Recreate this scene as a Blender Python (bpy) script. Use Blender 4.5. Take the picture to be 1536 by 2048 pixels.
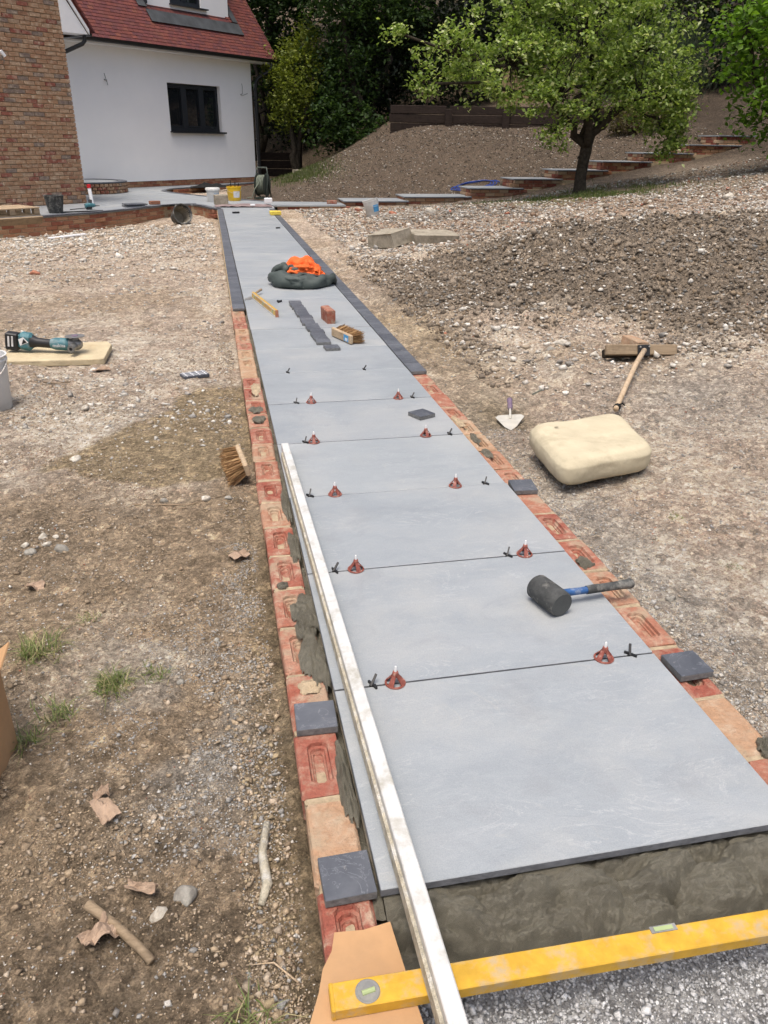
import bpy, bmesh, math, random
import numpy as np
from mathutils import Vector, Matrix, Euler

for o in list(bpy.data.objects): bpy.data.objects.remove(o)
S = bpy.context.scene
COL = S.collection
rad = math.radians

# ------------------------------------------------------------------ camera
cam = bpy.data.cameras.new('camera'); camo = bpy.data.objects.new('camera', cam); COL.objects.link(camo)
cam.sensor_fit = 'VERTICAL'; cam.sensor_height = 36; cam.sensor_width = 27; cam.lens = 27.367
cam.clip_start = 0.05; cam.clip_end = 400
YAW, PIT, ROL = 0.2097, 0.4467, 0.0153
fw = Vector((math.sin(YAW)*math.cos(PIT), math.cos(YAW)*math.cos(PIT), -math.sin(PIT)))
r0 = Vector((math.cos(YAW), -math.sin(YAW), 0)); u0 = r0.cross(fw)
rr = r0*math.cos(ROL)+u0*math.sin(ROL); uu = -r0*math.sin(ROL)+u0*math.cos(ROL)
camo.matrix_world = Matrix(((rr.x, uu.x, -fw.x, -0.218), (rr.y, uu.y, -fw.y, -0.996), (rr.z, uu.z, -fw.z, 1.286), (0, 0, 0, 1)))
S.camera = camo
S.render.resolution_x = 768; S.render.resolution_y = 1024

# ------------------------------------------------------------------ sky, sun, exposure
SUN_EL, SUN_AZ = 74, 215          # degrees; azimuth clockwise from +Y (along the path)
w = bpy.data.worlds.new('World'); S.world = w; w.use_nodes = True
nt = w.node_tree; bg = nt.nodes['Background']
sky = nt.nodes.new('ShaderNodeTexSky'); sky.sky_type = 'NISHITA'; sky.sun_disc = False
sky.sun_elevation = rad(SUN_EL); sky.sun_rotation = rad(SUN_AZ)
sky.air_density = 1.0; sky.dust_density = 7.0; sky.ozone_density = 1.0
nt.links.new(sky.outputs[0], bg.inputs[0]); bg.inputs[1].default_value = 0.13
sl = bpy.data.lights.new('sun', 'SUN'); so = bpy.data.objects.new('sun', sl); COL.objects.link(so)
sl.energy = 1.5; sl.angle = rad(32); sl.color = (1.0, 0.97, 0.93)
sd = Vector((math.sin(rad(SUN_AZ))*math.cos(rad(SUN_EL)), math.cos(rad(SUN_AZ))*math.cos(rad(SUN_EL)), math.sin(rad(SUN_EL))))
so.rotation_euler = sd.to_track_quat('Z', 'Y').to_euler()
S.view_settings.view_transform = 'Standard'; S.view_settings.look = 'None'
S.view_settings.gamma = 1; S.view_settings.use_curve_mapping = False
S.view_settings.exposure = 0.55

# ------------------------------------------------------------------ helpers
rng = np.random.default_rng(7); R_ = random.Random(11)

def tag(o, label=None, cat=None, group=None, kind=None):
    if label: o['label'] = label
    if cat: o['category'] = cat
    if group: o['group'] = group
    if kind: o['kind'] = kind
    return o

def empty(name, loc=(0, 0, 0), rz=0, label=None, cat=None, group=None, kind=None, rot=None):
    o = bpy.data.objects.new(name, None); COL.objects.link(o); o.location = loc
    o.rotation_euler = rot if rot else (0, 0, rz); o.empty_display_size = .1
    return tag(o, label, cat, group, kind)

def link(name, me, mat=None, parent=None, loc=(0, 0, 0), rot=(0, 0, 0), sc=(1, 1, 1)):
    o = bpy.data.objects.new(name, me); COL.objects.link(o); o.parent = parent
    o.location = loc; o.rotation_euler = rot; o.scale = sc
    if mat and not me.materials: me.materials.append(mat)
    return o

class MB:
    def __init__(s): s.v = []; s.f = []; s.mi = []; s.cur = 0
    def add(s, vs, fs, M=None):
        k = len(s.v)
        for p in vs:
            p = Vector(p); s.v.append(tuple(M @ p) if M is not None else tuple(p))
        for f in fs: s.f.append([i+k for i in f]); s.mi.append(s.cur)
        return s
    def box(s, c, d, rot=None, ch=0, jit=0, M=None):
        T = Matrix.Translation(c) @ (Euler(rot).to_matrix().to_4x4() if rot else Matrix())
        if M is not None: T = M @ T
        x, y, z = d[0]/2, d[1]/2, d[2]/2
        if ch <= 0:
            vs = [(sx*x, sy*y, sz*z) for sz in (-1, 1) for sy in (-1, 1) for sx in (-1, 1)]
            fs = [(0, 2, 3, 1), (4, 5, 7, 6), (0, 1, 5, 4), (2, 6, 7, 3), (0, 4, 6, 2), (1, 3, 7, 5)]
            return s.add(vs, fs, T)
        vs = []; idx = {}
        for sx in (-1, 1):
            for sy in (-1, 1):
                for sz in (-1, 1):
                    for a in range(3):
                        p = [sx*(x-ch), sy*(y-ch), sz*(z-ch)]; p[a] = (sx*x, sy*y, sz*z)[a]
                        if jit: p = [q+R_.uniform(-jit, jit) for q in p]
                        idx[(sx, sy, sz, a)] = len(vs); vs.append(p)
        fs = []
        for a in range(3):
            for sg in (-1, 1):
                o = [(-1, -1), (1, -1), (1, 1), (-1, 1)]
                q = []
                for e in o:
                    k = [0, 0, 0]; k[a] = sg; k[(a+1) % 3], k[(a+2) % 3] = e; q.append(idx[(*k, a)])
                fs.append(q if sg > 0 else q[::-1])
        for a in range(3):       # edges running along axis a
            b, c2 = (a+1) % 3, (a+2) % 3
            for sb in (-1, 1):
                for sc in (-1, 1):
                    k0 = [0, 0, 0]; k0[b] = sb; k0[c2] = sc; k1 = k0[:]; k0[a] = -1; k1[a] = 1
                    q = [idx[(*k0, b)], idx[(*k1, b)], idx[(*k1, c2)], idx[(*k0, c2)]]
                    fs.append(q if sb*sc < 0 else q[::-1])
        for sx in (-1, 1):
            for sy in (-1, 1):
                for sz in (-1, 1):
                    q = [idx[(sx, sy, sz, a)] for a in range(3)]
                    fs.append(q if sx*sy*sz > 0 else q[::-1])
        return s.add(vs, fs, T)
    def tube(s, pts, r, n=8, caps=True):
        pts = [Vector(p) for p in pts]; rs = r if hasattr(r, '__len__') else [r]*len(pts)
        rings = []; prev = None; vs = []; fs = []
        for i, p in enumerate(pts):
            t = (pts[min(i+1, len(pts)-1)]-pts[max(i-1, 0)]).normalized()
            if prev is None: a = t.orthogonal().normalized()
            else: a = (prev-t*prev.dot(t)); a = a.normalized() if a.length > 1e-6 else t.orthogonal().normalized()
            prev = a; b = t.cross(a)
            for k in range(n):
                g = 2*math.pi*k/n; vs.append(p+(a*math.cos(g)+b*math.sin(g))*rs[i])
        for i in range(len(pts)-1):
            for k in range(n):
                k2 = (k+1) % n; fs.append((i*n+k, i*n+k2, (i+1)*n+k2, (i+1)*n+k))
        if caps:
            fs.append(list(range(n))[::-1]); fs.append([(len(pts)-1)*n+k for k in range(n)])
        return s.add(vs, fs)
    def lathe(s, prof, n=24, M=None, close=False):
        vs = []; fs = []; m = len(prof)
        for i in range(n):
            g = 2*math.pi*i/n
            for r, z in prof: vs.append((r*math.cos(g), r*math.sin(g), z))
        for i in range(n):
            j = (i+1) % n
            for k in range(m if close else m-1):
                k2 = (k+1) % m; fs.append((i*m+k, j*m+k, j*m+k2, i*m+k2))
        return s.add(vs, fs, M)
    def prism(s, poly, z0, z1, M=None):
        n = len(poly); vs = [(x, y, z0) for x, y in poly]+[(x, y, z1) for x, y in poly]
        ar = sum(poly[i][0]*poly[(i+1) % n][1]-poly[(i+1) % n][0]*poly[i][1] for i in range(n))
        idx = list(range(n)) if ar > 0 else list(range(n))[::-1]
        fs = [idx[::-1], [i+n for i in idx]]
        for a in range(n):
            i, j = idx[a], idx[(a+1) % n]; fs.append((i, j, j+n, i+n))
        return s.add(vs, fs, M)
    def grid(s, P):   # P: array (a,b,3)
        a, b = P.shape[:2]
        s.add([tuple(q) for q in P.reshape(-1, 3)], [(i*b+j, (i+1)*b+j, (i+1)*b+j+1, i*b+j+1) for i in range(a-1) for j in range(b-1)])
        return s
    def mesh(s, name, mats=None, smooth=False, auto=None):
        me = bpy.data.meshes.new(name); me.from_pydata(s.v, [], s.f)
        for m in (mats if isinstance(mats, (list, tuple)) else [mats] if mats else []): me.materials.append(m)
        if any(s.mi): me.polygons.foreach_set('material_index', s.mi)
        if smooth: me.polygons.foreach_set('use_smooth', [True]*len(me.polygons))
        me.update()
        if auto: 
            me.polygons.foreach_set('use_smooth', [True]*len(me.polygons)); me.set_sharp_from_angle(angle=rad(auto))
        return me
    def build(s, name, mat, parent=None, loc=(0, 0, 0), rot=(0, 0, 0), smooth=False, auto=None, bevel=0, seg=2, sub=0):
        o = link(name, s.mesh(name, mat, smooth, auto), None, parent, loc, rot)
        if bevel:
            b = o.modifiers.new('bevel', 'BEVEL'); b.width = bevel; b.segments = seg; b.limit_method = 'ANGLE'; b.angle_limit = rad(40)
        if sub:
            m = o.modifiers.new('sub', 'SUBSURF'); m.levels = sub; m.render_levels = sub
        return o

def npmesh(name, V, F, mat=None, col=None, smooth=False):
    """fast mesh from numpy arrays; F (n,3) or (n,4); col (nv,3) linear colours"""
    me = bpy.data.meshes.new(name); V = np.asarray(V, np.float32); F = np.asarray(F, np.int32)
    n, k = F.shape
    me.vertices.add(len(V)); me.vertices.foreach_set('co', V.ravel())
    me.loops.add(n*k); me.loops.foreach_set('vertex_index', F.ravel())
    me.polygons.add(n); me.polygons.foreach_set('loop_start', np.arange(0, n*k, k, dtype=np.int32))
    me.polygons.foreach_set('loop_total', np.full(n, k, np.int32))
    if smooth: me.polygons.foreach_set('use_smooth', np.ones(n, bool))
    me.update(calc_edges=True)
    if col is not None:
        a = me.color_attributes.new('col', 'FLOAT_COLOR', 'POINT')
        c = np.ones((len(V), 4), np.float32); c[:, :3] = col; a.data.foreach_set('color', c.ravel())
    if mat: me.materials.append(mat)
    return me

# ------------------------------------------------------------------ numpy noise
def _h(ix, iy, s):
    n = (ix.astype(np.int64)*374761393+iy.astype(np.int64)*668265263+s*1442695041) & 0x7fffffff
    n = ((n ^ (n >> 13))*1274126177) & 0x7fffffff
    return ((n ^ (n >> 16)) & 0xffff)/65535.0
def vnoise(x, y, s=0):
    ix = np.floor(x); iy = np.floor(y); fx = x-ix; fy = y-iy
    fx = fx*fx*fx*(fx*(fx*6-15)+10); fy = fy*fy*fy*(fy*(fy*6-15)+10)
    a = _h(ix, iy, s); b = _h(ix+1, iy, s); c = _h(ix, iy+1, s); d = _h(ix+1, iy+1, s)
    return (a*(1-fx)+b*fx)*(1-fy)+(c*(1-fx)+d*fx)*fy-.5
def fbm(x, y, sc, oct=4, s=0, g=.5):
    t = 0; a = 1; x = np.asarray(x, float); y = np.asarray(y, float)
    for o in range(oct):
        t = t+a*vnoise(x/sc*(2**o)+17.3*o, y/sc*(2**o)-9.1*o, s+o); a *= g
    return t

# ------------------------------------------------------------------ materials
def newmat(name, rough=.8, spec=.3, metal=0):
    m = bpy.data.materials.new(name); m.use_nodes = True
    b = m.node_tree.nodes['Principled BSDF']; b.inputs['Roughness'].default_value = rough
    b.inputs['Specular IOR Level'].default_value = spec; b.inputs['Metallic'].default_value = metal
    return m
def N(m, t, **k):
    n = m.node_tree.nodes.new('ShaderNode'+t)
    for a, v in k.items():
        if a in n.inputs: n.inputs[a].default_value = v
        else: setattr(n, a, v)
    return n
def L(m, a, b): m.node_tree.links.new(a, b)
def P(m): return m.node_tree.nodes['Principled BSDF']
def coord(m, scale=(1, 1, 1), rnd=True):
    tc = N(m, 'TexCoord'); mp = N(m, 'Mapping'); mp.inputs['Scale'].default_value = scale
    L(m, tc.outputs['Object'], mp.inputs['Vector'])
    if rnd:
        oi = N(m, 'ObjectInfo'); mu = N(m, 'VectorMath', operation='MULTIPLY_ADD')
        c = N(m, 'CombineXYZ', X=37., Y=91., Z=53.)
        L(m, oi.outputs['Random'], mu.inputs[0]); L(m, c.outputs[0], mu.inputs[1]); L(m, mp.outputs[0], mu.inputs[2])
        return mu.outputs[0]
    return mp.outputs[0]
def noise(m, vec, scale, detail=4, rough=.6, dist=0):
    n = N(m, 'TexNoise', Scale=scale, Detail=detail, Roughness=rough, Distortion=dist); L(m, vec, n.inputs['Vector']); return n.outputs['Fac']
def ramp(m, fac, stops, interp='LINEAR'):
    r = N(m, 'ValToRGB'); e = r.color_ramp; e.interpolation = interp
    while len(e.elements) < len(stops): e.elements.new(.5)
    for el, (p, c) in zip(e.elements, stops):
        el.position = p; el.color = (c, c, c, 1) if not hasattr(c, '__len__') else (*c, 1)
    L(m, fac, r.inputs[0]); return r.outputs[0]
def mix(m, fac, a, b, mode='MIX'):
    n = N(m, 'Mix', data_type='RGBA', blend_type=mode)
    for s, v in ((0, fac), (6, a), (7, b)):
        if isinstance(v, bpy.types.NodeSocket): L(m, v, n.inputs[s])
        elif s == 0: n.inputs[0].default_value = v
        else: n.inputs[s].default_value = (*v, 1) if len(v) == 3 else v
    return n.outputs[2]
def bump(m, h, dist=.01, strength=1., prev=None):
    b = N(m, 'Bump'); b.inputs['Distance'].default_value = dist; b.inputs['Strength'].default_value = strength
    L(m, h, b.inputs['Height'])
    if prev is not None: L(m, prev, b.inputs['Normal'])
    return b.outputs[0]
def simple(name, c, rough=.6, spec=.35, metal=0, var=.25, scale=12, bmp=.002, dirt=None, dirt_amt=.5):
    m = newmat(name, rough, spec, metal); v = coord(m)
    n = noise(m, v, scale, 5); lo = tuple(x*(1-var) for x in c); hi = tuple(min(1, x*(1+var)) for x in c)
    col = ramp(m, n, [(.3, lo), (.7, hi)])
    if dirt:
        d = noise(m, v, scale*.6, 6, .7); f = ramp(m, d, [(.5, 0), (.68, dirt_amt)])
        col = mix(m, f, col, dirt)
    L(m, col, P(m).inputs['Base Color'])
    if bmp: L(m, bump(m, noise(m, v, scale*4, 4), bmp), P(m).inputs['Normal'])
    return m
def island(m):
    oi = N(m, 'ObjectInfo'); g = N(m, 'NewGeometry'); a = N(m, 'Math', operation='ADD'); f = N(m, 'Math', operation='FRACT')
    L(m, oi.outputs['Random'], a.inputs[0]); L(m, g.outputs['Random Per Island'], a.inputs[1]); L(m, a.outputs[0], f.inputs[0])
    return f.outputs[0]

MAT = {}
# porcelain slab: pale blue grey, soft drifts, thin pale veins
m = MAT['slab'] = newmat('slab_porcelain', .45, .4)
v = coord(m); st = N(m, 'Mapping'); st.inputs['Scale'].default_value = (1.2, 2.9, 1); st.inputs['Rotation'].default_value = (0, 0, .3); L(m, v, st.inputs['Vector'])
n1 = noise(m, st.outputs[0], 2.2, 8, .62, .8); n2 = noise(m, st.outputs[0], 7, 8, .7, 1.5)
c = ramp(m, n1, [(.25, (.215, .24, .257)), (.5, (.255, .28, .294)), (.75, (.288, .309, .32))])
vn = noise(m, st.outputs[0], 3.1, 9, .62, 1.2)
ve = ramp(m, vn, [(.488, 0), (.5, .38), (.512, 0)])
vb = noise(m, v, 3.5, 3); vb = ramp(m, vb, [(.42, 0), (.6, 1)]); vm = N(m, 'Math', operation='MULTIPLY'); L(m, ve, vm.inputs[0]); L(m, vb, vm.inputs[1])
c = mix(m, vm.outputs[0], c, (.5, .5, .5))
f2 = ramp(m, n2, [(.35, .0), (.5, .0), (.75, .25)]); c = mix(m, f2, c, (.4, .408, .42))
du = noise(m, v, 1.6, 9, .68); f3 = ramp(m, du, [(.48, 0), (.68, .65)]); c = mix(m, f3, c, (.355, .355, .335))
sm1 = noise(m, v, 5.5, 9, .72, 1.8); c = mix(m, ramp(m, sm1, [(.62, 0), (.68, .3), (.74, .1)]), c, (.38, .37, .335))
dk1 = noise(m, v, 4.2, 7, .65, .7); c = mix(m, ramp(m, dk1, [(.32, .5), (.45, 0)]), c, (.21, .225, .235))
oi_ = N(m, 'ObjectInfo'); c = mix(m, 1., c, ramp(m, oi_.outputs['Random'], [(0, (.93, .94, .95)), (1, (1.04, 1.04, 1.03))]), 'MULTIPLY')
sp = noise(m, v, 75, 3); f4 = ramp(m, sp, [(.7, 0), (.76, .5)]); c = mix(m, f4, c, (.5, .49, .47))
sg = noise(m, v, 420, 2); c = mix(m, .18, c, ramp(m, sg, [(.3, (.2, .21, .23)), (.7, (.52, .53, .55))]))
L(m, c, P(m).inputs['Base Color']); L(m, ramp(m, du, [(.3, .36), (.7, .62)]), P(m).inputs['Roughness'])
b1 = bump(m, n2, .004, .45); L(m, bump(m, noise(m, v, 55, 5), .0012, .8, b1), P(m).inputs['Normal'])
MAT['slab_edge'] = simple('slab_edge', (.17, .175, .185), .7, .3, var=.25, scale=30)
# dark sett
m = MAT['sett'] = newmat('sett_dark', .5, .4); v = coord(m)
n1 = noise(m, v, 14, 7, .65, .5); c = ramp(m, n1, [(.3, (.048, .053, .064)), (.55, (.085, .092, .106)), (.75, (.13, .137, .15))])
r = island(m); c = mix(m, .35, c, ramp(m, r, [(0, (.05, .055, .068)), (1, (.16, .17, .19))]))
d = noise(m, v, 26, 5, .7); c = mix(m, ramp(m, d, [(.62, 0), (.7, .6)]), c, (.36, .35, .33))
vv = noise(m, v, 9, 6, .6, 2); c = mix(m, ramp(m, vv, [(.488, 0), (.5, .35), (.512, 0)]), c, (.3, .31, .33))
L(m, c, P(m).inputs['Base Color']); L(m, bump(m, n1, .004, .6), P(m).inputs['Normal'])
m = MAT['sett_cut'] = simple('sett_cut_face', (.16, .16, .155), .8, .25, var=.35, scale=60)
# bricks
def brickmat(name, pal, lime, limec, scale=1., bright=1., mort=None):
    m = newmat(name, .88, .2); v = coord(m, rnd=True); r = island(m)
    c = ramp(m, r, [(i/len(pal), tuple(min(1, q*bright) for q in p)) for i, p in enumerate(pal)], 'CONSTANT')
    g = noise(m, v, 45*scale, 6, .7); c = mix(m, .5, c, ramp(m, g, [(.25, (.3, .3, .3)), (.5, (.55, .55, .55)), (.8, (.85, .84, .82))]), 'OVERLAY')
    li = noise(m, v, 13*scale, 8, .72, .4); c = mix(m, ramp(m, li, [(lime-.08, 0), (lime+.03, .25), (lime+.14, .85)]), c, limec)
    if mort:
        q = noise(m, v, 7*scale, 5, .65); c = mix(m, ramp(m, q, [(.52, 0), (.64, .7)]), c, mort)
    L(m, c, P(m).inputs['Base Color'])
    b = bump(m, noise(m, v, 60*scale, 5), .006, .8); L(m, bump(m, noise(m, v, 14*scale, 5, .7), .012, .7, b), P(m).inputs['Normal'])
    return m
PAL = [(.27, .155, .09), (.29, .17, .098), (.20, .068, .048), (.30, .18, .107), (.27, .152, .09), (.32, .21, .135), (.27, .155, .09), (.29, .17, .10), (.18, .135, .11), (.25, .135, .08), (.31, .195, .122), (.22, .08, .055), (.28, .16, .095), (.3, .175, .1)]
MAT['brick'] = brickmat('facing_brick', PAL, .54, (.55, .45, .33), .9)
MAT['brick_low'] = brickmat('garden_brick', [(.31, .155, .085), (.27, .12, .07), (.33, .19, .11), (.26, .115, .07), (.3, .16, .095), (.22, .08, .05)], .62, (.5, .42, .32), .75)
MAT['brick_step'] = brickmat('step_brick', [(.3, .13, .07), (.36, .21, .12), (.2, .06, .04), (.4, .28, .18), (.3, .16, .1), (.24, .09, .06)], .6, (.55, .47, .38), .75)
MAT['frog'] = brickmat('path_brick', [(.27, .088, .058), (.29, .105, .07), (.32, .16, .10), (.25, .078, .054), (.29, .115, .076), (.35, .215, .13), (.265, .09, .062), (.31, .135, .088)], .52, (.46, .36, .26), 1.5, mort=(.36, .29, .2))
MAT['mortar'] = simple('mortar', (.38, .30, .2), .95, .1, var=.25, scale=40, bmp=.004)
MAT['mortar_dark'] = simple('mortar_grey', (.2, .175, .13), .95, .1, var=.3, scale=40, bmp=.004)
# wet bedding mortar
m = MAT['wet'] = newmat('wet_mortar', .5, .45); v = coord(m, rnd=False)
n1 = noise(m, v, 9, 8, .65); c = ramp(m, n1, [(.3, (.17, .155, .115)), (.7, (.27, .25, .19))]); L(m, c, P(m).inputs['Base Color'])
b = bump(m, noise(m, v, 60, 8, .8, .2), .022, .9); L(m, bump(m, noise(m, v, 300, 5, .8), .006, 1., b), P(m).inputs['Normal'])
L(m, ramp(m, noise(m, v, 30, 4), [(.3, .28), (.7, .6)]), P(m).inputs['Roughness'])
# soil with painted-in soil types and slope shade (vertex attribute 'col') and fine grit
m = MAT['soil'] = newmat('soil', .95, .15); v = coord(m, rnd=False)
at = N(m, 'VertexColor', layer_name='col'); c = at.outputs[0]
g = noise(m, v, 55, 8, .75); c = mix(m, .62, c, ramp(m, g, [(.3, (.16, .15, .14)), (.5, (.5, .5, .5)), (.7, (.84, .83, .82))]), 'OVERLAY')
g2 = noise(m, v, 230, 4, .7); c = mix(m, .55, c, ramp(m, g2, [(.32, (.2, .2, .2)), (.5, (.5, .5, .5)), (.7, (.85, .85, .85))]), 'OVERLAY')
for sc_, am_ in ((26., .42), (62., .5), (150., .42)):
    vc = N(m, 'TexVoronoi', Scale=sc_); vc.inputs['Randomness'].default_value = 1.; wv = N(m, 'VectorMath', operation='MULTIPLY_ADD'); nz = N(m, 'TexNoise', Scale=sc_*1.3, Detail=2.); L(m, v, nz.inputs['Vector']); wv.inputs[1].default_value = (.6/sc_,)*3; L(m, nz.outputs['Color'], wv.inputs[0]); L(m, v, wv.inputs[2]); L(m, wv.outputs[0], vc.inputs['Vector'])
    bw = N(m, 'RGBToBW'); L(m, vc.outputs['Color'], bw.inputs[0]); c = mix(m, am_, c, ramp(m, bw.outputs[0], [(.15, (.24, .23, .22)), (.5, (.47, .47, .47)), (.74, (.62, .61, .6)), (.86, (.93, .91, .88))]), 'OVERLAY')
    if sc_ == 62.: chipn = ramp(m, bw.outputs[0], [(.1, 0), (.9, 1)])
vo = N(m, 'TexVoronoi', Scale=75.); L(m, v, vo.inputs['Vector']); vd = ramp(m, vo.outputs['Distance'], [(.08, 1), (.24, 0)])
pm = noise(m, v, 7, 4); pk = N(m, 'Math', operation='MULTIPLY'); L(m, vd, pk.inputs[0]); L(m, ramp(m, pm, [(.45, 0), (.65, .7)]), pk.inputs[1])
c = mix(m, pk.outputs[0], c, (.42, .38, .32)); L(m, c, P(m).inputs['Base Color'])
b = bump(m, noise(m, v, 22, 8, .72), .03, .7); b = bump(m, chipn, .006, .7, b); b = bump(m, g, .022, 1., b); v3 = N(m, 'TexVoronoi', Scale=130.); L(m, v, v3.inputs['Vector']); b = bump(m, ramp(m, v3.outputs['Distance'], [(0, 1), (.7, 0)]), .006, .8, b); L(m, bump(m, g2, .007, 1., b), P(m).inputs['Normal'])
# stones / leaves take the vertex colour
m = MAT['stone'] = newmat('stone', .9, .2); v = coord(m, rnd=False)
at = N(m, 'VertexColor', layer_name='col'); g = noise(m, v, 60, 5, .7)
c = mix(m, .55, at.outputs[0], ramp(m, g, [(.3, (.25, .24, .22)), (.55, (.55, .55, .55)), (.8, (.9, .9, .9))]), 'OVERLAY'); L(m, c, P(m).inputs['Base Color'])
L(m, bump(m, g, .006), P(m).inputs['Normal'])
def rockmat(name, c1, c2, scale=25):
    m = newmat(name, .9, .2); v = coord(m); n = noise(m, v, scale, 8, .7, .4)
    L(m, ramp(m, n, [(.32, c1), (.62, c2)]), P(m).inputs['Base Color']); L(m, bump(m, noise(m, v, scale*2, 6, .7), .008), P(m).inputs['Normal']); return m
MAT['chalk'] = rockmat('chalk_rock', (.3, .26, .2), (.62, .58, .5)); MAT['flint'] = rockmat('flint_rock', (.18, .165, .14), (.38, .36, .31))
MAT['redfrag'] = rockmat('brick_fragment', (.3, .1, .06), (.45, .22, .14)); MAT['concrete'] = rockmat('concrete', (.2, .175, .13), (.36, .32, .25), 12)
def leafmat(name, trans=.35, rough=.5):
    m = newmat(name, rough, .3); at = N(m, 'VertexColor', layer_name='col'); tr = N(m, 'BsdfTranslucent'); ms = N(m, 'MixShader'); ms.inputs[0].default_value = trans
    L(m, at.outputs[0], P(m).inputs['Base Color']); br = mix(m, 1., at.outputs[0], (1.25, 1.3, .7), 'MULTIPLY'); L(m, br, tr.inputs[0])
    L(m, P(m).outputs[0], ms.inputs[1]); L(m, tr.outputs[0], ms.inputs[2]); L(m, ms.outputs[0], m.node_tree.nodes['Material Output'].inputs[0]); return m
MAT['leaf'] = leafmat('leaf', .42); MAT['bark'] = simple('bark', (.05, .042, .032), .95, .1, var=.5, scale=18, bmp=.02)
MAT['grass'] = leafmat('grass_blade', .3)
# house
m = MAT['render'] = newmat('white_render', .92, .15); v = coord(m)
n1 = noise(m, v, 1.2, 5); L(m, ramp(m, n1, [(.3, (.82, .82, .81)), (.7, (.87, .865, .85))]), P(m).inputs['Base Color'])
L(m, bump(m, noise(m, v, 120, 4), .003, .5), P(m).inputs['Normal'])
MAT['white_plastic'] = simple('white_plastic', (.78, .78, .78), .35, .45, var=.03, bmp=0)
MAT['anthracite'] = simple('anthracite', (.018, .021, .026), .4, .45, var=.2, bmp=0)
MAT['black_gutter'] = simple('black_gutter', (.012, .013, .014), .35, .45, var=.2, bmp=0)
MAT['lead'] = simple('lead_flashing', (.055, .06, .064), .65, .3, var=.3, scale=4)
m = MAT['glass'] = newmat('window_glass', .03, .6); P(m).inputs['Base Color'].default_value = (.012, .014, .016, 1)
m = MAT['tile'] = newmat('roof_tile', .8, .25); v = coord(m); r = island(m)
c = ramp(m, r, [(0, (.11, .034, .03)), (.25, (.155, .048, .036)), (.5, (.13, .04, .037)), (.75, (.10, .036, .038)), (1, (.16, .056, .038))])
g = noise(m, v, 9, 5); c = mix(m, .5, c, ramp(m, g, [(.3, (.3, .3, .3)), (.7, (.72, .7, .7))]), 'OVERLAY'); L(m, c, P(m).inputs['Base Color']); L(m, bump(m, noise(m, v, 60, 4), .004), P(m).inputs['Normal'])
# woods, plastics, metals
def wood(name, a, b, axis=(1, 14, 14), rough=.75):
    m = newmat(name, rough, .25); v = coord(m, axis); n = noise(m, v, 5, 8, .7, .6); v2 = coord(m); d = noise(m, v2, 9, 6, .7)
    c = ramp(m, n, [(.28, a), (.7, b)]); c = mix(m, ramp(m, d, [(.5, 0), (.72, .55)]), c, tuple(q*.45 for q in a)); L(m, c, P(m).inputs['Base Color']); L(m, bump(m, n, .003), P(m).inputs['Normal']); return m
MAT['wood_pale'] = wood('pale_wood', (.36, .25, .15), (.55, .43, .29)); MAT['wood_grey'] = wood('weathered_wood', (.2, .145, .09), (.36, .275, .18))
MAT['sleeper'] = wood('sleeper_wood', (.014, .009, .007), (.045, .031, .024), (1, 9, 9), .9); MAT['fence'] = wood('fence_board', (.2, .14, .07), (.34, .26, .14), (14, 14, 1))
MAT['handle_wood'] = wood('handle_wood', (.38, .27, .16), (.56, .44, .31), (14, 14, 1))
m = MAT['bristle'] = newmat('bristle', .8, .2); r = island(m); L(m, ramp(m, r, [(0, (.17, .09, .04)), (.5, (.3, .17, .075)), (1, (.42, .27, .13))]), P(m).inputs['Base Color'])
MAT['bristle_dark'] = simple('dark_bristle', (.05, .04, .03), .9, .1)
MAT['card'] = simple('cardboard', (.44, .265, .135), .85, .15, var=.12, scale=7, bmp=.0015, dirt=(.3, .2, .12), dirt_amt=.35); MAT['card_edge'] = simple('cardboard_edge', (.33, .2, .1), .9, .1)
MAT['card_old'] = simple('old_cardboard', (.36, .26, .185), .9, .12, var=.25, scale=20, bmp=.003, dirt=(.14, .1, .07))
MAT['print'] = simple('black_print', (.03, .028, .026), .8, .2, bmp=0)
MAT['yellow'] = simple('yellow_paint', (.54, .315, .03), .42, .4, var=.16, scale=26, bmp=.001, dirt=(.4, .32, .21), dirt_amt=.95)
MAT['alu'] = simple('dirty_aluminium', (.58, .58, .555), .5, .4, .1, var=.1, scale=22, bmp=.001, dirt=(.36, .335, .27), dirt_amt=.85)
MAT['crust'] = simple('mortar_crust', (.42, .38, .29), .95, .1, var=.3, scale=35, bmp=.006, dirt=(.6, .59, .55), dirt_amt=.8)
MAT['steel'] = simple('steel', (.5, .49, .47), .35, .5, .7, var=.15, scale=20, dirt=(.42, .38, .3))
MAT['vial'] = simple('vial', (.35, .42, .2), .1, .6, var=.1, bmp=0); MAT['grey_plastic'] = simple('grey_plastic', (.2, .2, .19), .6, .3, dirt=(.4, .37, .3))
m = MAT['redclip'] = newmat('red_plastic', .35, .45); v = coord(m); n1 = noise(m, v, 60, 5, .7)
L(m, ramp(m, n1, [(.35, (.17, .045, .032)), (.55, (.26, .078, .055)), (.7, (.42, .26, .2))]), P(m).inputs['Base Color'])
MAT['stem'] = simple('white_stem', (.8, .8, .78), .5, .35, var=.04, bmp=0)
MAT['black'] = simple('black_plastic', (.016, .016, .017), .5, .4, bmp=0); MAT['rubber'] = simple('black_rubber', (.06, .062, .06), .75, .25, var=.4, scale=20, bmp=.004, dirt=(.3, .29, .26), dirt_amt=.9)
MAT['rubber_end'] = simple('rubber_face', (.075, .078, .075), .7, .3, var=.2)
MAT['blue_steel'] = simple('blue_handle', (.03, .095, .25), .5, .35, var=.3, scale=40, dirt=(.3, .33, .36), dirt_amt=.8)
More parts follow.
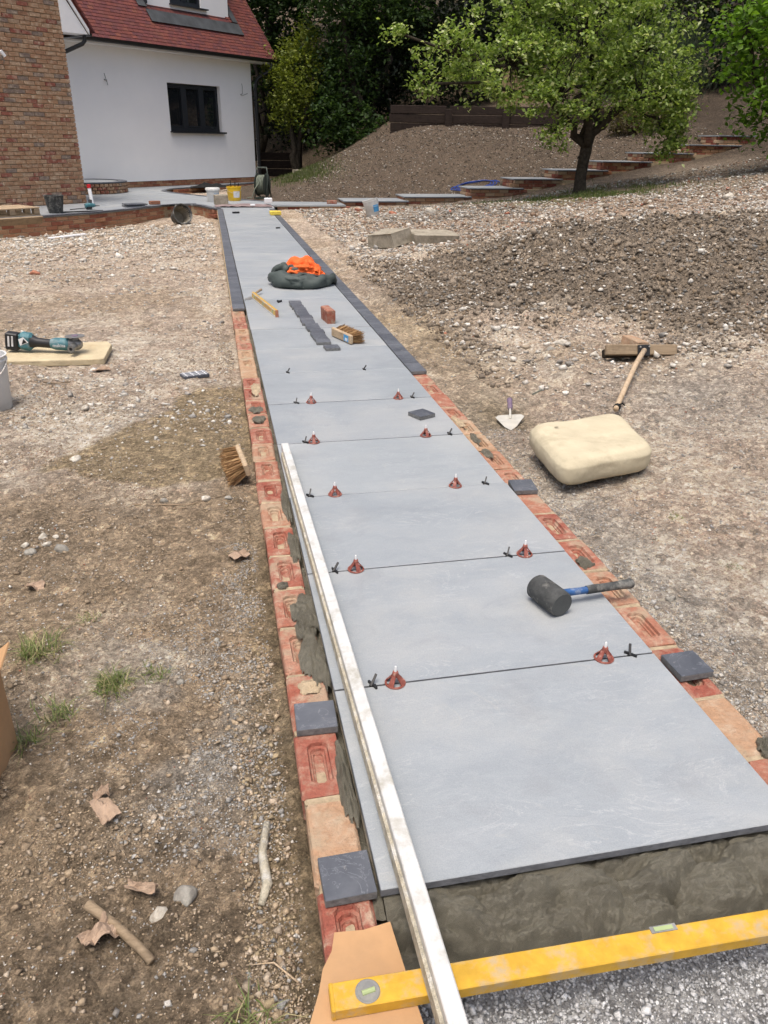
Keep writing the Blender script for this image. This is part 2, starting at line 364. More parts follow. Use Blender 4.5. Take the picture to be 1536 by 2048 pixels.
MAT['pad'] = simple('cream_foam', (.50, .44, .31), .9, .15, var=.1, scale=8, bmp=.004, dirt=(.33, .28, .19), dirt_amt=.7)
MAT['padmark'] = simple('pad_mark', (.16, .14, .1), .9, .1); MAT['rope'] = simple('black_cord', (.02, .02, .02), .9, .1)
MAT['purple'] = simple('purple_grip', (.16, .11, .17), .7, .3, dirt=(.33, .3, .26)); MAT['trowel'] = simple('trowel_blade', (.5, .48, .42), .5, .4, .2, var=.15, scale=20, dirt=(.55, .5, .4))
MAT['teal'] = simple('teal_plastic', (.045, .15, .175), .5, .35, var=.2, scale=30, dirt=(.3, .33, .32), dirt_amt=.6); MAT['gear'] = simple('gear_housing', (.25, .25, .24), .45, .45, .6, dirt=(.35, .33, .3))
MAT['york'] = simple('buff_stone', (.5, .42, .275), .9, .15, var=.15, scale=7, bmp=.01, dirt=(.4, .3, .17), dirt_amt=.5)
MAT['bucket_w'] = simple('white_bucket', (.6, .6, .58), .5, .35, var=.06, scale=6, bmp=0, dirt=(.42, .4, .35), dirt_amt=.6); MAT['bucket_y'] = simple('yellow_bucket', (.75, .47, .02), .4, .4, var=.08, bmp=0, dirt=(.6, .5, .3), dirt_amt=.3)
MAT['blue_label'] = simple('blue_label', (.08, .3, .55), .5, .3, bmp=0); MAT['white_label'] = simple('white_label', (.7, .7, .7), .5, .3, bmp=0, dirt=(.4, .38, .35))
MAT['orange'] = simple('orange_fabric', (.74, .135, .03), .75, .25, var=.12, scale=5, bmp=.002); MAT['greyfab'] = simple('grey_green_fabric', (.058, .072, .066), .6, .3, var=.25, scale=5, bmp=.002)
MAT['reel'] = simple('reel_plastic', (.05, .062, .05), .5, .35, var=.2); MAT['hose'] = simple('hose_green', (.15, .17, .13), .6, .3, var=.2)
MAT['rag'] = simple('mauve_sheet', (.24, .185, .18), .9, .1, var=.25, scale=5, bmp=.004); MAT['sponge'] = simple('yellow_sponge', (.72, .55, .1), .95, .05, bmp=.004)
MAT['blue_hose'] = simple('blue_hose', (.02, .06, .3), .5, .35, bmp=0); MAT['redcap'] = simple('red_cap', (.6, .02, .03), .5, .35, bmp=0); MAT['blue_pot'] = simple('blue_pot', (.01, .02, .16), .25, .5, bmp=0)
MAT['dull_dark'] = simple('dull_dark', (.02, .018, .015), .9, .1); MAT['pipe_white'] = MAT['white_plastic']

# ================================================================== SETTING: ground
CP = np.array([
 (-.2,-.6,-.09),(-1,-.6,-.09),(-.2,1,-.08),(-1,1,-.065),(-.2,3,-.075),(-1.5,3,-.09),(-.2,5.5,-.09),(-2,5,-.09),(-2.2,7,-.1),(-.3,8,-.12),(-3,9,-.15),
 (-.3,11,-.16),(-2,12,-.2),(-.3,14,-.19),(-2.6,14.2,-.31),(-4,13.2,-.32),(-1,16.4,-.26),(-6,10,-.2),(-6,4,-.1),(-8,14,-.3),(-1.5,15.6,-.29),
 (-4,17,-.2),(-3,19,-.16),(0,19.5,-.09),(-2,24,-.2),(3,28.5,-.05),(-.3,21.5,-.1),(.6,23.5,-.07),(-6,24,-.2),(.3,17,-.15),
 (1.15,-.6,-.05),(1.15,1,-.05),(1.1,3,-.05),(1.15,5,-.06),(1.15,8,-.08),(1.15,12,-.1),(1.3,15.5,-.12),(2,1,0.0),(2,2.5,.0),(2.2,3.6,.05),
 (3.5,4,.2),(2.3,5.2,.14),(2.8,6.6,.38),(3.5,5.4,.36),(4.3,6.6,.56),(6,6,.6),(2,7,.1),(2,9.5,.02),(3.4,9.3,.16),(5,9.5,.25),(7,9,.5),(2.7,14.3,-.02),(4.2,13.6,.16),
 (3,12,.06),(4,16.5,-.04),(5.6,16.9,.08),(6.6,16.95,.15),(7.4,15.5,.31),(7.3,17.1,.3),(8.4,17.2,.48),(9.6,17.3,.68),(10.6,17.4,.86),(11.8,17.5,1.05),(8.3,16,.42),(10,15.6,.62),(12.5,16,1.0),(9,13,.55),(11,13,.9),
 (6,13,.25),(14,12,1.2),(10,8,.9),(3,1.5,.08),(6,2,.5),(12,4,1.),
 (1.5,18.6,.03),(3,19,.2),(2.3,23.0,.22),(4,20,.5),(5.2,23.4,1.36),(7,21,1.2),(8.3,22.7,1.42),(10,20.7,1.4),(12,19.5,1.6),(5,18.8,.26),(8,19.0,.8),(11,19.2,1.25),(5.5,17.8,.1),(8,18,.45),(11,18.2,.9),
 (4.,25.5,1.0),(5.6,25.2,1.9),(9,24.4,1.95),(12,21.6,1.95),(8,30,3),(0,33,.4),(3.6,29,.8),(15,25,3.2),(8,40,6),(-5,40,3),(20,35,7),(22,15,3.),(-14,0,-.1),(16,-2,1.),
 (-14,20,-.2),(-14,45,4),(30,50,10),(0,60,9)])
def _ker(a, b): return np.sqrt((a[:, None, 0]-b[None, :, 0])**2+(a[:, None, 1]-b[None, :, 1])**2+.02)
_K = _ker(CP, CP); _n = len(CP)
_A = np.zeros((_n+3, _n+3)); _A[:_n, :_n] = _K; _A[:_n, _n:] = np.c_[np.ones(_n), CP[:, :2]]; _A[_n:, :_n] = _A[:_n, _n:].T
_W = np.linalg.solve(_A, np.r_[CP[:, 2], 0, 0, 0])
def base_z(x, y):
    x = np.asarray(x, float); sh = x.shape; q = np.c_[x.ravel(), np.asarray(y, float).ravel()]; out = np.empty(len(q))
    for i in range(0, len(q), 40000):
        t = q[i:i+40000]; out[i:i+40000] = _ker(t, CP)@_W[:_n]+_W[_n]+t@_W[_n+1:]
    return out.reshape(sh)
def sstep(a, b, x): t = np.clip((x-a)/(b-a), 0, 1); return t*t*(3-2*t)
def gauss(x, y, cx, cy, rx, ry): return np.exp(-((x-cx)/rx)**2-((y-cy)/ry)**2)
def rough_amt(x, y):   # how clumpy the ground is
    a = .5+0*x
    a = a+2.0*gauss(x, y, 3.4, 6.2, 2.1, 2.3)+.7*gauss(x, y, 4, 13, 2.5, 2.5)+.8*gauss(x, y, 7, 10, 4, 3)+.4*gauss(x, y, -.6, .1, .5, .5)
    a = a-.33*gauss(x, y, -.45, 3.0, .45, .6)-.25*gauss(x, y, 1.3, 5, .35, 2.5)
    return np.clip(a, .12, 2.8)
def ground_z(x, y, detail=True):
    z = base_z(x, y); r = rough_amt(x, y)
    d = np.hypot(x+.2, y+1)
    big = fbm(x, y, .9, 4, 3)*.05*r+fbm(x, y, .22, 4, 9)*.030*r
    cl = np.maximum(0, fbm(x, y, .07, 3, 21)+.05)*.035*r
    rid = (np.abs(fbm(x+.3*fbm(x, y, .4, 2, 5), y, .13, 3, 33)))*.018*np.clip(r, 0, 1.2)
    fine_ = fbm(x, y, .032, 3, 83)*.012*np.clip(r, .3, 1.3)*np.clip(4/d, 0, 1)
    z = z+big+cl-rid+.006+fine_
    mg = gauss(x, y, 3.9, 6.2, 2.2, 2.2); z = z+mg*(.16*(.25-np.abs(fbm(x+.2*y, y, .75, 4, 97)))*2-.02)
    # keep clear of the path, the patio and the trench along the bricks
    inp = sstep(-.116, -.104, x)*sstep(1.019, 1.006, x)*sstep(16.6, 16.3, y)*sstep(-3, -2.9, y)
    tr = gauss(x, 0*y, -.155, 0, .045, 1)*sstep(6.2, 5.5, y)
    z = np.where((x > -.22) & (x < -.11) & (y < 15.6), np.minimum(z, -.05-.03*tr+.5*(cl-rid)), z)
    z = np.where((x > 1.0) & (x < 1.12) & (y < 15.6), np.minimum(z, -.038+.35*(cl-rid)), z)
    z = z*(1-inp)+inp*(-.14)
    # patio footprint stays under the paving
    pin = sstep(15.2, 16.2, y-.9*np.clip(x+2.4, -3, 0))*0
    return z
# soil colours, linear albedo; SL is darkened to carry the slope's tree shade
BE = np.array((.51, .42, .33)); BR = np.array((.37, .285, .19)); SA = np.array((.33, .26, .162)); GR = np.array((.46, .425, .365)); MO = np.array((.24, .197, .15)); SL = np.array((.105, .081, .06)); DK = np.array((.235, .183, .125)); PALE = np.array((.60, .535, .44)); RED = np.array((.26, .18, .125)); MOSS = np.array((.12, .12, .05))
def soil_col(x, y):
    n = fbm(x, y, 1.1, 5, 51); n2 = fbm(x, y, .3, 5, 57); n3 = fbm(x, y, .06, 4, 63)
    c = np.tile(BE, x.shape+(1,))
    def mx(c, k, w): w = np.clip(w, 0, 1)[..., None]; return c*(1-w)+k*w
    left = x < .4
    c = mx(c, BR, .55*sstep(-.05, .35, n+n2*.8))
    c = mx(c, PALE, .6*sstep(.05, .35, n2-n*.5))
    # near left: brown, going dark and damp at the bottom left
    c = mx(c, BR, np.where(left, sstep(2.6, 1.3, y+n*.9+.5*n2), 0)*.93)
    c = mx(c, GR*.8, np.where(left, gauss(x, y, -.33, .62, .2, .35)*sstep(-.12, .12, n2+.08), 0))
    c = mx(c, PALE*.8, np.where(left, gauss(x, y, -.5, .95, .35, .3)*sstep(.0, .25, n2), 0)*.7)
    c = mx(c, DK, np.where(left, sstep(.5, -.05, y-.35*(x+.5)+n2*.5), 0)*.72)
    c = mx(c, DK*1.15, gauss(x, y, -.95, 1.75, .25, .35)*.7)
    c = mx(c, PALE, np.where(left, gauss(x, y, -.95, 3.1, .4, .45), 0)*.85)
    sand = gauss(x, y, -.34, 3.05, .34, .55)+.8*gauss(x, y, -.55, 2.5, .55, .28); c = mx(c, SA, np.where(left, sstep(.32, .45, sand+.45*n2+.25*n), 0)*.97)
    c = mx(c, SA*.8, np.where(left & (x > -.26), sstep(-.25, -.19, x+.03*n2)*sstep(2.2, 1.2, y), 0)*.8)
    # right
    right = x > .4
    c = mx(c, SA*1.25, np.where(right, gauss(x, y, 1.25, 4.6, .35, 1.6), 0)*.75)
    c = mx(c, SA*.72, np.where(right, gauss(x, y, 1.2, 2.75, .2, .42)*sstep(-.2, .1, n2+.1), 0)*.95)
    c = mx(c, GR*.95, np.where(right, gauss(x, y, 1.16, 1.0, .16, 1.3), 0)*.75)
    c = mx(c, GR*.9, np.where(right, gauss(x, y, 2.3, 2.7, .45, .5), 0)*.7)
    c = mx(c, MO, np.where(right, sstep(.22, .5, gauss(x, y, 3.9, 6.1, 2.4, 2.3)+.55*fbm(x, y, 1.1, 4, 95)), 0)*.95)
    c = mx(c, MO*1.1, np.where(right, sstep(.3, .6, gauss(x, y, 4.0, 13.3, 1.5, 1.6)+n*.2), 0)*.9)
    c = mx(c, RED, np.where(right, sstep(8.2, 9.2, y+n)*sstep(2.2, 3.2, x+n), 0)*.55)
    c = mx(c, MO, np.where(right, sstep(11.5, 13, y+n)*sstep(6., 8, x), 0)*.8)
    c = mx(c, SL, np.where(right, sstep(16.4, 17.4, y+.15*n2), 0)*.95)  # far slope, with tree shade put into its soil colour
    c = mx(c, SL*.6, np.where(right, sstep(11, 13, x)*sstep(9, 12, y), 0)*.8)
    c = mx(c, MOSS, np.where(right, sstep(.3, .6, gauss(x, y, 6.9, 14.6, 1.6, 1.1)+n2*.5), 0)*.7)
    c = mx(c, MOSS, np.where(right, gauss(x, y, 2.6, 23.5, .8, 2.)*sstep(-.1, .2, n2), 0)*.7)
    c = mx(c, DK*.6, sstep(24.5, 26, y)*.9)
    c = c*(1+.35*n3[..., None]+.16*n2[..., None])
    return np.clip(c, .01, .8)
def axis(lo, fine0, fine1, hi, h, g):
    a = list(np.arange(fine0, fine1, h)); s = h; p = a[-1]
    while p < hi: s *= g; p += s; a.append(p)
    s = h; p = a[0]; b = []
    while p > lo: s *= g; p -= s; b.append(p)
    return np.array(b[::-1]+a)
gx = axis(-40, -1.25, -.1, -.1, .009, 1.02)
gx = np.r_[gx[gx < -.1], np.array([-.1, .2, .45, .7, 1.0]), axis(1.01, 1.01, 1.9, 60, .011, 1.0125)[1:]]
gy = axis(-6, -.4, 1.6, 80, .009, 1.009)
gy = gy[np.r_[True, np.diff(gy) > 0]]
X, Y = np.meshgrid(gx, gy, indexing='ij')
Z = ground_z(X, Y)
CC = soil_col(X, Y)
nx, ny = X.shape
I = np.arange(nx*ny).reshape(nx, ny)
F = np.stack([I[:-1, :-1], I[1:, :-1], I[1:, 1:], I[:-1, 1:]], -1).reshape(-1, 4)
gme = npmesh('ground', np.stack([X, Y, Z], -1).reshape(-1, 3), F, MAT['soil'], CC.reshape(-1, 3), True)
ground = tag(link('ground', gme), kind='structure')
print('ground', nx, ny, nx*ny)

# ------------------------------------------------------------------ loose stones as stuff
def ico(sub):
    bm = bmesh.new(); bmesh.ops.create_icosphere(bm, subdivisions=sub, radius=1); v = np.array([p.co[:] for p in bm.verts]); f = np.array([[q.index for q in p.verts] for p in bm.faces]); bm.free(); return v, f
ICO1, ICOF1 = ico(1); ICO2, ICOF2 = ico(2)
OCT = np.array([(1, 0, 0), (-1, 0, 0), (0, 1, 0), (0, -1, 0), (0, 0, 1), (0, 0, -1)], float); OCTF = np.array([(0, 2, 4), (2, 1, 4), (1, 3, 4), (3, 0, 4), (2, 0, 5), (1, 2, 5), (3, 1, 5), (0, 3, 5)])
CUB = np.array([(x_, y_, z_) for z_ in (-.62, .62) for x_, y_ in ((-.7, -.7), (.7, -.7), (.7, .7), (-.7, .7))]); CUBF = np.array([(0, 2, 1), (0, 3, 2), (4, 5, 6), (4, 6, 7), (0, 1, 5), (0, 5, 4), (1, 2, 6), (1, 6, 5), (2, 3, 7), (2, 7, 6), (3, 0, 4), (3, 4, 7)])
def rand_rot(n):
    q = rng.normal(size=(n, 4)); q /= np.linalg.norm(q, axis=1)[:, None]; a, b, c, d = q.T
    return np.stack([np.stack([1-2*(c*c+d*d), 2*(b*c-a*d), 2*(b*d+a*c)], -1), np.stack([2*(b*c+a*d), 1-2*(b*b+d*d), 2*(c*d-a*b)], -1), np.stack([2*(b*d-a*c), 2*(c*d+a*b), 1-2*(b*b+c*c)], -1)], 1)
def stones(name, pos, size, col, label, cat, fine=False, flat=.65, mat='stone', sink=.25):
    n = len(pos); V0, F0 = {True: (ICO2, ICOF2), False: (CUB, CUBF), 'ico': (ICO1, ICOF1), 'oct': (OCT, OCTF)}[fine]
    k = len(V0); nv = 6
    vars_ = []
    for i in range(nv*2):
        if len(V0) < 10:
            vars_.append(V0*rng.uniform(.6, 1.25, (k, 1))+rng.normal(size=(k, 3))*.16); continue
        d = rng.normal(size=(9, 3)); d /= np.linalg.norm(d, axis=1)[:, None]; off = rng.uniform(.55, .95, 9)
        v = V0.copy()
        for a, b in zip(d, off):      # chop flats so the stones look broken
            t = v@a; v = v-np.maximum(0, t-b)[:, None]*a
        v *= 1+rng.uniform(-.08, .08, (k, 1)); vars_.append(v)
    vars_ = np.array(vars_); vi = rng.integers(0, len(vars_), n)
    sc = rng.uniform(.6, 1.15, (n, 3))*size[:, None]; sc[:, 2] *= flat
    Rm = rand_rot(n); base = vars_[vi]*1.0
    W = np.einsum('nij,nkj->nki', Rm, base)*sc[:, None, :]
    W += pos[:, None, :]; W[..., 2] += (size*flat*(1-2*sink)*.8)[:, None]
    C = np.repeat(col[:, None, :], k, 1)*(1+rng.uniform(-.12, .12, (n, k, 1)))
    Fa = F0[None]+(np.arange(n)*k)[:, None, None]
    me = npmesh(name, W.reshape(-1, 3), Fa.reshape(-1, 3), MAT[mat], np.clip(C.reshape(-1, 3), 0, .9))
    return tag(link(name, me), label, cat, kind='stuff')
CHK = np.array((.60, .565, .50)); FLN = np.array((.27, .25, .22)); TAN = np.array((.43, .355, .265)); GRY = np.array((.38, .365, .335)); CLOD = np.array((.28, .212, .142)); REDF = np.array((.33, .13, .08))
def pick(n, pal, wts):
    pal = np.array(pal); i = rng.choice(len(pal), n, p=np.array(wts)/sum(wts)); return pal[i]*rng.uniform(.75, 1.2, (n, 1))
def free(x, y):   # not on path, patio or steps
    ok = ~((x > -.14) & (x < 1.03) & (y < 16.6))
    ok &= ~((y > 15.55+.95*np.clip(-x-.1, 0, .9)) & (x <= .4) & (x > -1.0) & (y < 19))
    ok &= ~((x < -1.0) & (y > 16.6+(x+1)*1.15))
    ok &= ~((x > .4) & (x < 13) & (y > 16.6+.08*np.clip(x-1, 0, 20)) & (y < 17.6+.08*np.clip(x-1, 0, 20)))
    ok &= ~((x > .3) & (x < 1.2) & (y > 15) & (y < 18)); ok &= ~((x <= 2.2) & (y > 20))
    return ok
def scatter(n, x0, x1, y0, y1, mask=None, p=2.0):
    # density falls with distance from the viewer's end of the garden, as far stones are too small to see
    X_, Y_ = [], []; tot = 0
    while tot < n:
        d0, d1 = y0+1.3, y1+1.3; u = rng.uniform(size=n*2); y = 1/((1/d0)*(1-u)+(1/d1)*u)-1.3 if p == 2 else rng.uniform(y0, y1, n*2)
        x = rng.uniform(0, 1, n*2)*(x1-x0)+x0
        kx = rng.uniform(size=n*2) < np.clip(((y+1.6)*.9)/np.maximum(np.abs(x-.3), .05), 0, 1) if True else None
        ok = free(x, y) & kx
        if mask is not None: ok &= rng.uniform(size=n*2) < mask(x, y)
        X_.append(x[ok]); Y_.append(y[ok]); tot += ok.sum()
    return np.concatenate(X_)[:n], np.concatenate(Y_)[:n]
def lay(name, n, area, smin, smax, pal, wts, label, cat='stones', mask=None, fine='oct', px=.0016, p=2.0, flat=.65, sink=.25):
    x, y = scatter(n, *area, mask, p); d = np.hypot(x+.2, y+1)+.8
    u_ = rng.uniform(size=n); al = 2.2; s = smin*(1-u_*(1-(smin/smax)**al))**(-1/al); s = np.maximum(s, px*d*rng.uniform(.45, 1.1, n))
    z = ground_z(x, y)
    return stones(name, np.c_[x, y, z], s, pick(n, pal, wts), label, cat, fine, flat, sink=sink)
mottle = lambda sc, s, lo=-.15, hi=.25: (lambda x, y: .12+.88*sstep(lo, hi, fbm(x, y, sc, 3, s)))
DUST = np.array((.43, .35, .26))
lay('small_stones', 34000, (-6, -.13, -.35, 14.5), .0014, .012, [CHK, TAN, GRY, FLN, DUST, REDF, CLOD], [3, 3, 2, 1.5, 4, .12, 2], 'small chalk and flint stones strewn over the ground left of the path', mask=mottle(.4, 71, -.25, .2), px=.0017, sink=.3)
lay('soil_clods', 30000, (-2.2, -.14, -.35, 4.5), .0024, .017, [CLOD, BR, DK*1.3, DUST*.8], [3, 4, 2, 2], 'crumbly brown soil clods left of the path', 'soil', mask=mottle(.3, 75, -.15, .2), px=.0014, sink=.36)
lay('grey_chippings', 6000, (-.75, -.15, -.1, 1.6), .002, .010, [GRY, FLN*1.2, GRY*.75, TAN], [4, 2, 3, 2], 'pale grey stone chippings beside the left brick edge', mask=lambda x, y: (gauss(x, y, -.33, .6, .2, .4)+.7*gauss(x, y, -.2, 1.4, .08, .6))*sstep(-.15, .2, fbm(x, y, .15, 3, 72)), p=1, px=.0013, sink=.33)
lay('edge_rubble', 5000, (-.26, -.16, -.3, 5.5), .0025, .015, [SA, BR, GRY*.7, CLOD, DUST], [3, 2, 1.5, 2, 3], 'crumbs of earth and mortar along the brick edge', p=2, px=.0014, sink=.3)
lay('chalk_rubble', 3200, (-5, -.2, 2.6, 14.5), .006, .03, [CHK, CHK*.85, TAN, FLN, GRY], [4, 3, 2, 1, 2], 'white chalk lumps scattered left of the path', fine=False, mask=mottle(.9, 81, -.1, .3), px=.002, sink=.33)
lay('far_rubble', 3000, (-4.5, -.2, 8, 15.5), .016, .07, [CHK, CHK*.8, TAN, BE], [4, 3, 3, 3], 'pale rubble in front of the low patio wall', mask=lambda x, y: sstep(9, 13, y)+.25, px=.0018, p=1)
lay('right_gravel', 40000, (1.04, 7, -.3, 9), .0018, .015, [CHK, TAN, GRY, FLN, BE*.8, REDF, DUST], [3, 3, 4, 2.5, 3, .15, 3], 'small stones and gravel strewn right of the path', mask=mottle(.35, 91, -.3, .15), px=.0018, sink=.3)
lay('edge_gravel', 6000, (1.03, 1.35, -.2, 2.6), .0025, .014, [GRY, CHK*.85, FLN, TAN], [4, 2, 2, 2], 'grey gravel along the right brick edge', mask=lambda x, y: np.exp(-np.clip(x-1.03, 0, 9)/.11), p=2, px=.0014, sink=.3)
mound = lambda x, y: sstep(.1, .65, gauss(x, y, 3.9, 6.1, 2.4, 2.3)+.55*fbm(x, y, 1.1, 4, 95))
lay('mound_clods', 36000, (1.3, 9, 3.2, 9.8), .008, .038, [MO*.9, MO*.65, MO*1.1, GRY*.5, CLOD*.7], [4, 4, 2.5, .8, 2.5], 'lumpy grey-brown earth clods on the spoil mound', 'soil', mask=mound, p=1, px=.0013, sink=.3, flat=.9)
lay('mound_lumps', 160, (1.7, 8, 4, 8.5), .03, .075, [MO*.8, MO*1.1, CLOD*.9], [4, 4, 3], 'big broken lumps of earth on the spoil mound', 'soil', mask=mound, p=1, px=.001, sink=.4, fine=False, flat=.8)
lay('mound_chalk', 9000, (1.4, 9, 3., 10), .010, .04, [CHK, CHK*.85, TAN, FLN], [5, 3, 2, 1], 'white chalk bits on the spoil mound', p=1, px=.0013, sink=.2)
lay('bank_rubble', 24000, (1.5, 13, 8, 16.5), .012, .06, [CHK, CHK*.75, RED, MO, TAN*.8, REDF, GRY*.8], [3.2, 3, 4, 4, 2, .3, 2], 'mixed rubble in front of the steps and the apple tree', mask=lambda x, y: 1-.93*sstep(.3, .55, gauss(x, y, 7.2, 14.9, 1.8, 1.2))-.6*sstep(8, 9.5, x)*sstep(12, 13.5, y), p=1, px=.0016, sink=.28)
lay('spoil_chippings', 8000, (2.0, 6, 11.3, 15.9), .012, .04, [MO*1.3, GRY*.75, CHK*.75, MO], [3, 3, 1.8, 3], 'heap of grey chippings below the white bucket', mask=lambda x, y: sstep(.3, .6, gauss(x, y, 4.0, 13.3, 1.5, 1.6)), p=1, px=.0015)
lay('slope_stones', 8000, (1.4, 12.5, 17.6, 24.6), .012, .035, [CHK*.9, TAN*.8, MO, FLN*.8, SL*1.4, SL*.7], [1.2, 1.5, 3, 2, 4, 4], 'small pale stones on the bare earth slope', p=1, px=.0013)

# ================================================================== SETTING: the path
PITCH = .6068
path = tag(MB().box((.45, 7.8, -.085), (.90, 15.56, .1)).build('path', MAT['mortar_dark']), kind='structure')
sm = MB().box((0, 0, 0), (.9, .6005, .02), ch=.0016); sm.mi = [0]*len(sm.f)
slab_me = sm.mesh('paving_slab', [MAT['slab'], MAT['slab_edge']])
for p_ in slab_me.polygons:
    if abs(p_.normal.z) < .5: p_.material_index = 1
for k in range(26):
    o = link('paving_slab', slab_me, None, path, (.45+R_.uniform(-.0015, .0015), PITCH*(k+.5)+R_.uniform(-.0005, .0005), -.01+R_.uniform(-.001, .0008)), (R_.uniform(-.001, .001), R_.uniform(-.001, .001), R_.uniform(-.0012, .0012)+(math.pi if R_.random() < .5 else 0)))
# footings under both edges
MB().box((-.064, 7.85, -.2), (.098, 15.6, .2)).build('footing', MAT['mortar_dark'], path)
MB().box((.964, 7.65, -.2), (.098, 16.2, .2)).build('footing', MAT['mortar_dark'], path)
# frogged bricks, single row each side
def frog_mesh(seed, ln=.212, wd=.102, h=.065, deep=True):
    rr_ = random.Random(seed); J = lambda a=.0022: rr_.uniform(-a, a)
    b = MB(); x, y = wd/2, ln/2
    def ring(ix, iy, z, cut, a=.0015):
        pts = []
        for sx, sy in ((-1, -1), (1, -1), (1, 1), (-1, 1)):
            q = [(sx*(x-ix-cut), sy*(y-iy)), (sx*(x-ix), sy*(y-iy-cut))]
            if sx*sy < 0: q = q[::-1]
            pts += q
        # order anticlockwise
        pts = sorted(pts, key=lambda t: math.atan2(t[1]/y, t[0]/x))
        return [(px+J(a), py+J(a), z+J(a*.6)) for px, py in pts]
    rings = [ring(.001, .001, -h, .004), ring(0, 0, -.008, .006, .0025), ring(.003, .003, -.002, .008, .0025), ring(.009, .009, 0, .01, .002)]
    if deep:
        rings += [ring(.026, .040, 0, .010), ring(.0285, .043, -.009, .010, .0006), ring(.0335, .049, -.010, .009, .0005), ring(.0355, .052, -.017, .009, .0005), ring(.0390, .058, -.018, .006, .0005), ring(.0400, .061, -.023, .005, .0005)]
    vs = []; fs = []
    for q in rings: vs += q
    n = 8
    for i in range(len(rings)-1):
        for k in range(n): fs.append((i*n+k, i*n+(k+1) % n, (i+1)*n+(k+1) % n, (i+1)*n+k))
    fs.append([(len(rings)-1)*n+k for k in range(n)]); fs.append(list(range(n))[::-1])
    b.add(vs, fs); return b.mesh('brick', MAT['frog'])
FROG = [frog_mesh(i) for i in range(5)]; FLATB = [frog_mesh(20+i, deep=False) for i in range(2)]
HALF = [frog_mesh(30+i, ln=.1) for i in range(1)]
y = -.40; k = 0
while y < 5.8:
    me = FLATB[k % 2] if (k in (2, 4) or R_.random() < .12) else R_.choice(FROG)
    o = link('brick', me, None, path, (-.066+R_.uniform(-.003, .003), y+.106, -.021+R_.uniform(-.003, .001)), (R_.uniform(-.012, .012), R_.uniform(-.01, .01), R_.choice((0, math.pi))+R_.uniform(-.012, .012))); MB().box((0, 0, 0), (.096, .019, .03), ch=.004, jit=.0025).build('mortar_joint', MAT['mortar'], path, (-.066, y+.2185, -.0405+R_.uniform(-.002, .002))); y += .2255+R_.uniform(-.003, .003); k += 1
y = -.46; k = 0
while y < 3.75:
    me = FLATB[k % 2] if (k in (9,) or R_.random() < .12) else R_.choice(FROG)
    link('brick', me, None, path, (.963+R_.uniform(-.003, .003), y+.106, -.021+R_.uniform(-.003, .001)), (R_.uniform(-.012, .012), R_.uniform(-.01, .01), R_.choice((0, math.pi))+R_.uniform(-.012, .012))); MB().box((0, 0, 0), (.096, .019, .03), ch=.004, jit=.0025).build('mortar_joint', MAT['mortar'], path, (.963, y+.2185, -.0405+R_.uniform(-.002, .002))); y += .2255+R_.uniform(-.003, .003); k += 1
# brick joints: a ragged mortar bed just below the brick tops, both sides
for xs, y1 in ((-.066, 5.8), (.963, 3.75)):
    ny_ = int((y1+.45)/.012); yy = np.linspace(-.45, y1, ny_); xx = np.linspace(-.044, .044, 7)
    A, B = np.meshgrid(xx, yy, indexing='ij'); Zm = -.046+.008*fbm(A, B, .05, 3, 7)
    MB().grid(np.stack([A+xs, B, Zm], -1)).build('mortar_joint', MAT['mortar'], path, smooth=True)
# mortar squeezed between left bricks and slabs
ny_ = 760; yy = np.linspace(-.03, 5.6, ny_); xx = np.linspace(-.022, .004, 6); A, B = np.meshgrid(xx, yy, indexing='ij')
Zm = -.045+.02*fbm(A, B, .03, 4, 17)+.02*fbm(A, B, .2, 3, 19); Zm[0] -= .03
tag(MB().grid(np.stack([A, B, Zm], -1)).build('mortar_fillet', MAT['wet'], path, smooth=True))
def blob(name, mat, cx, cy, rx, ry, h, seed, parent, z0=0., n=28, sharp=.35, loc=None):
    a = np.linspace(-1, 1, n); A, B = np.meshgrid(a, a, indexing='ij'); r = np.hypot(A, B)+.55*fbm(A*1.0, B*1.0, .8, 4, seed)
    hh = np.clip(1-r, 0, 1)**sharp*h*(1+1.2*fbm(A, B, .25, 3, seed+5)); Zb = z0-.004+np.where(r < 1, hh, 0)-np.where(r >= 1, .006, 0)
    k = np.clip(1/np.maximum(np.maximum(np.abs(A), np.abs(B)), 1e-6), 0, 1)
    q = np.stack([cx+A*rx, cy+B*ry, Zb], -1); b = MB(); keep = r < 1.06
    idx = -np.ones(A.shape, int); vs = []
    for i in range(n):
        for j in range(n):
            if keep[i, j]: idx[i, j] = len(vs); vs.append(tuple(q[i, j]))
    fs = [(idx[i, j], idx[i+1, j], idx[i+1, j+1], idx[i, j+1]) for i in range(n-1) for j in range(n-1) if min(idx[i, j], idx[i+1, j], idx[i+1, j+1], idx[i, j+1]) >= 0]
    b.add(vs, fs); return b.build(name, MAT[mat], parent, smooth=True)
for i, (cx, cy, rx, ry, h) in enumerate([(-.035, .78, .04, .14, .012), (-.03, 1.02, .045, .10, .014), (-.04, .93, .03, .06, .013), (-.085, 1.19, .02, .02, .008), (-.06, .665, .03, .035, .006), (-.07, 3.02, .04, .06, .010), (-.06, 2.86, .035, .05, .012), (-.05, 3.4, .03, .14, .006), (-.022, 1.45, .018, .12, .01), (-.02, 1.8, .016, .16, .01), (-.02, .3, .02, .14, .012),
        (.985, .22, .022, .03, .018), (.95, 1.15, .03, .035, .012), (.945, 2.2, .022, .06, .01), (.95, 2.4, .02, .06, .012), (.98, .02, .03, .04, .02), (.945, 2.65, .024, .08, .008)]):
    blob('mortar_smear', 'wet' if i not in (4, 7, 16) else 'mortar', cx, cy, rx, ry, h, 100+i, path, -.017)
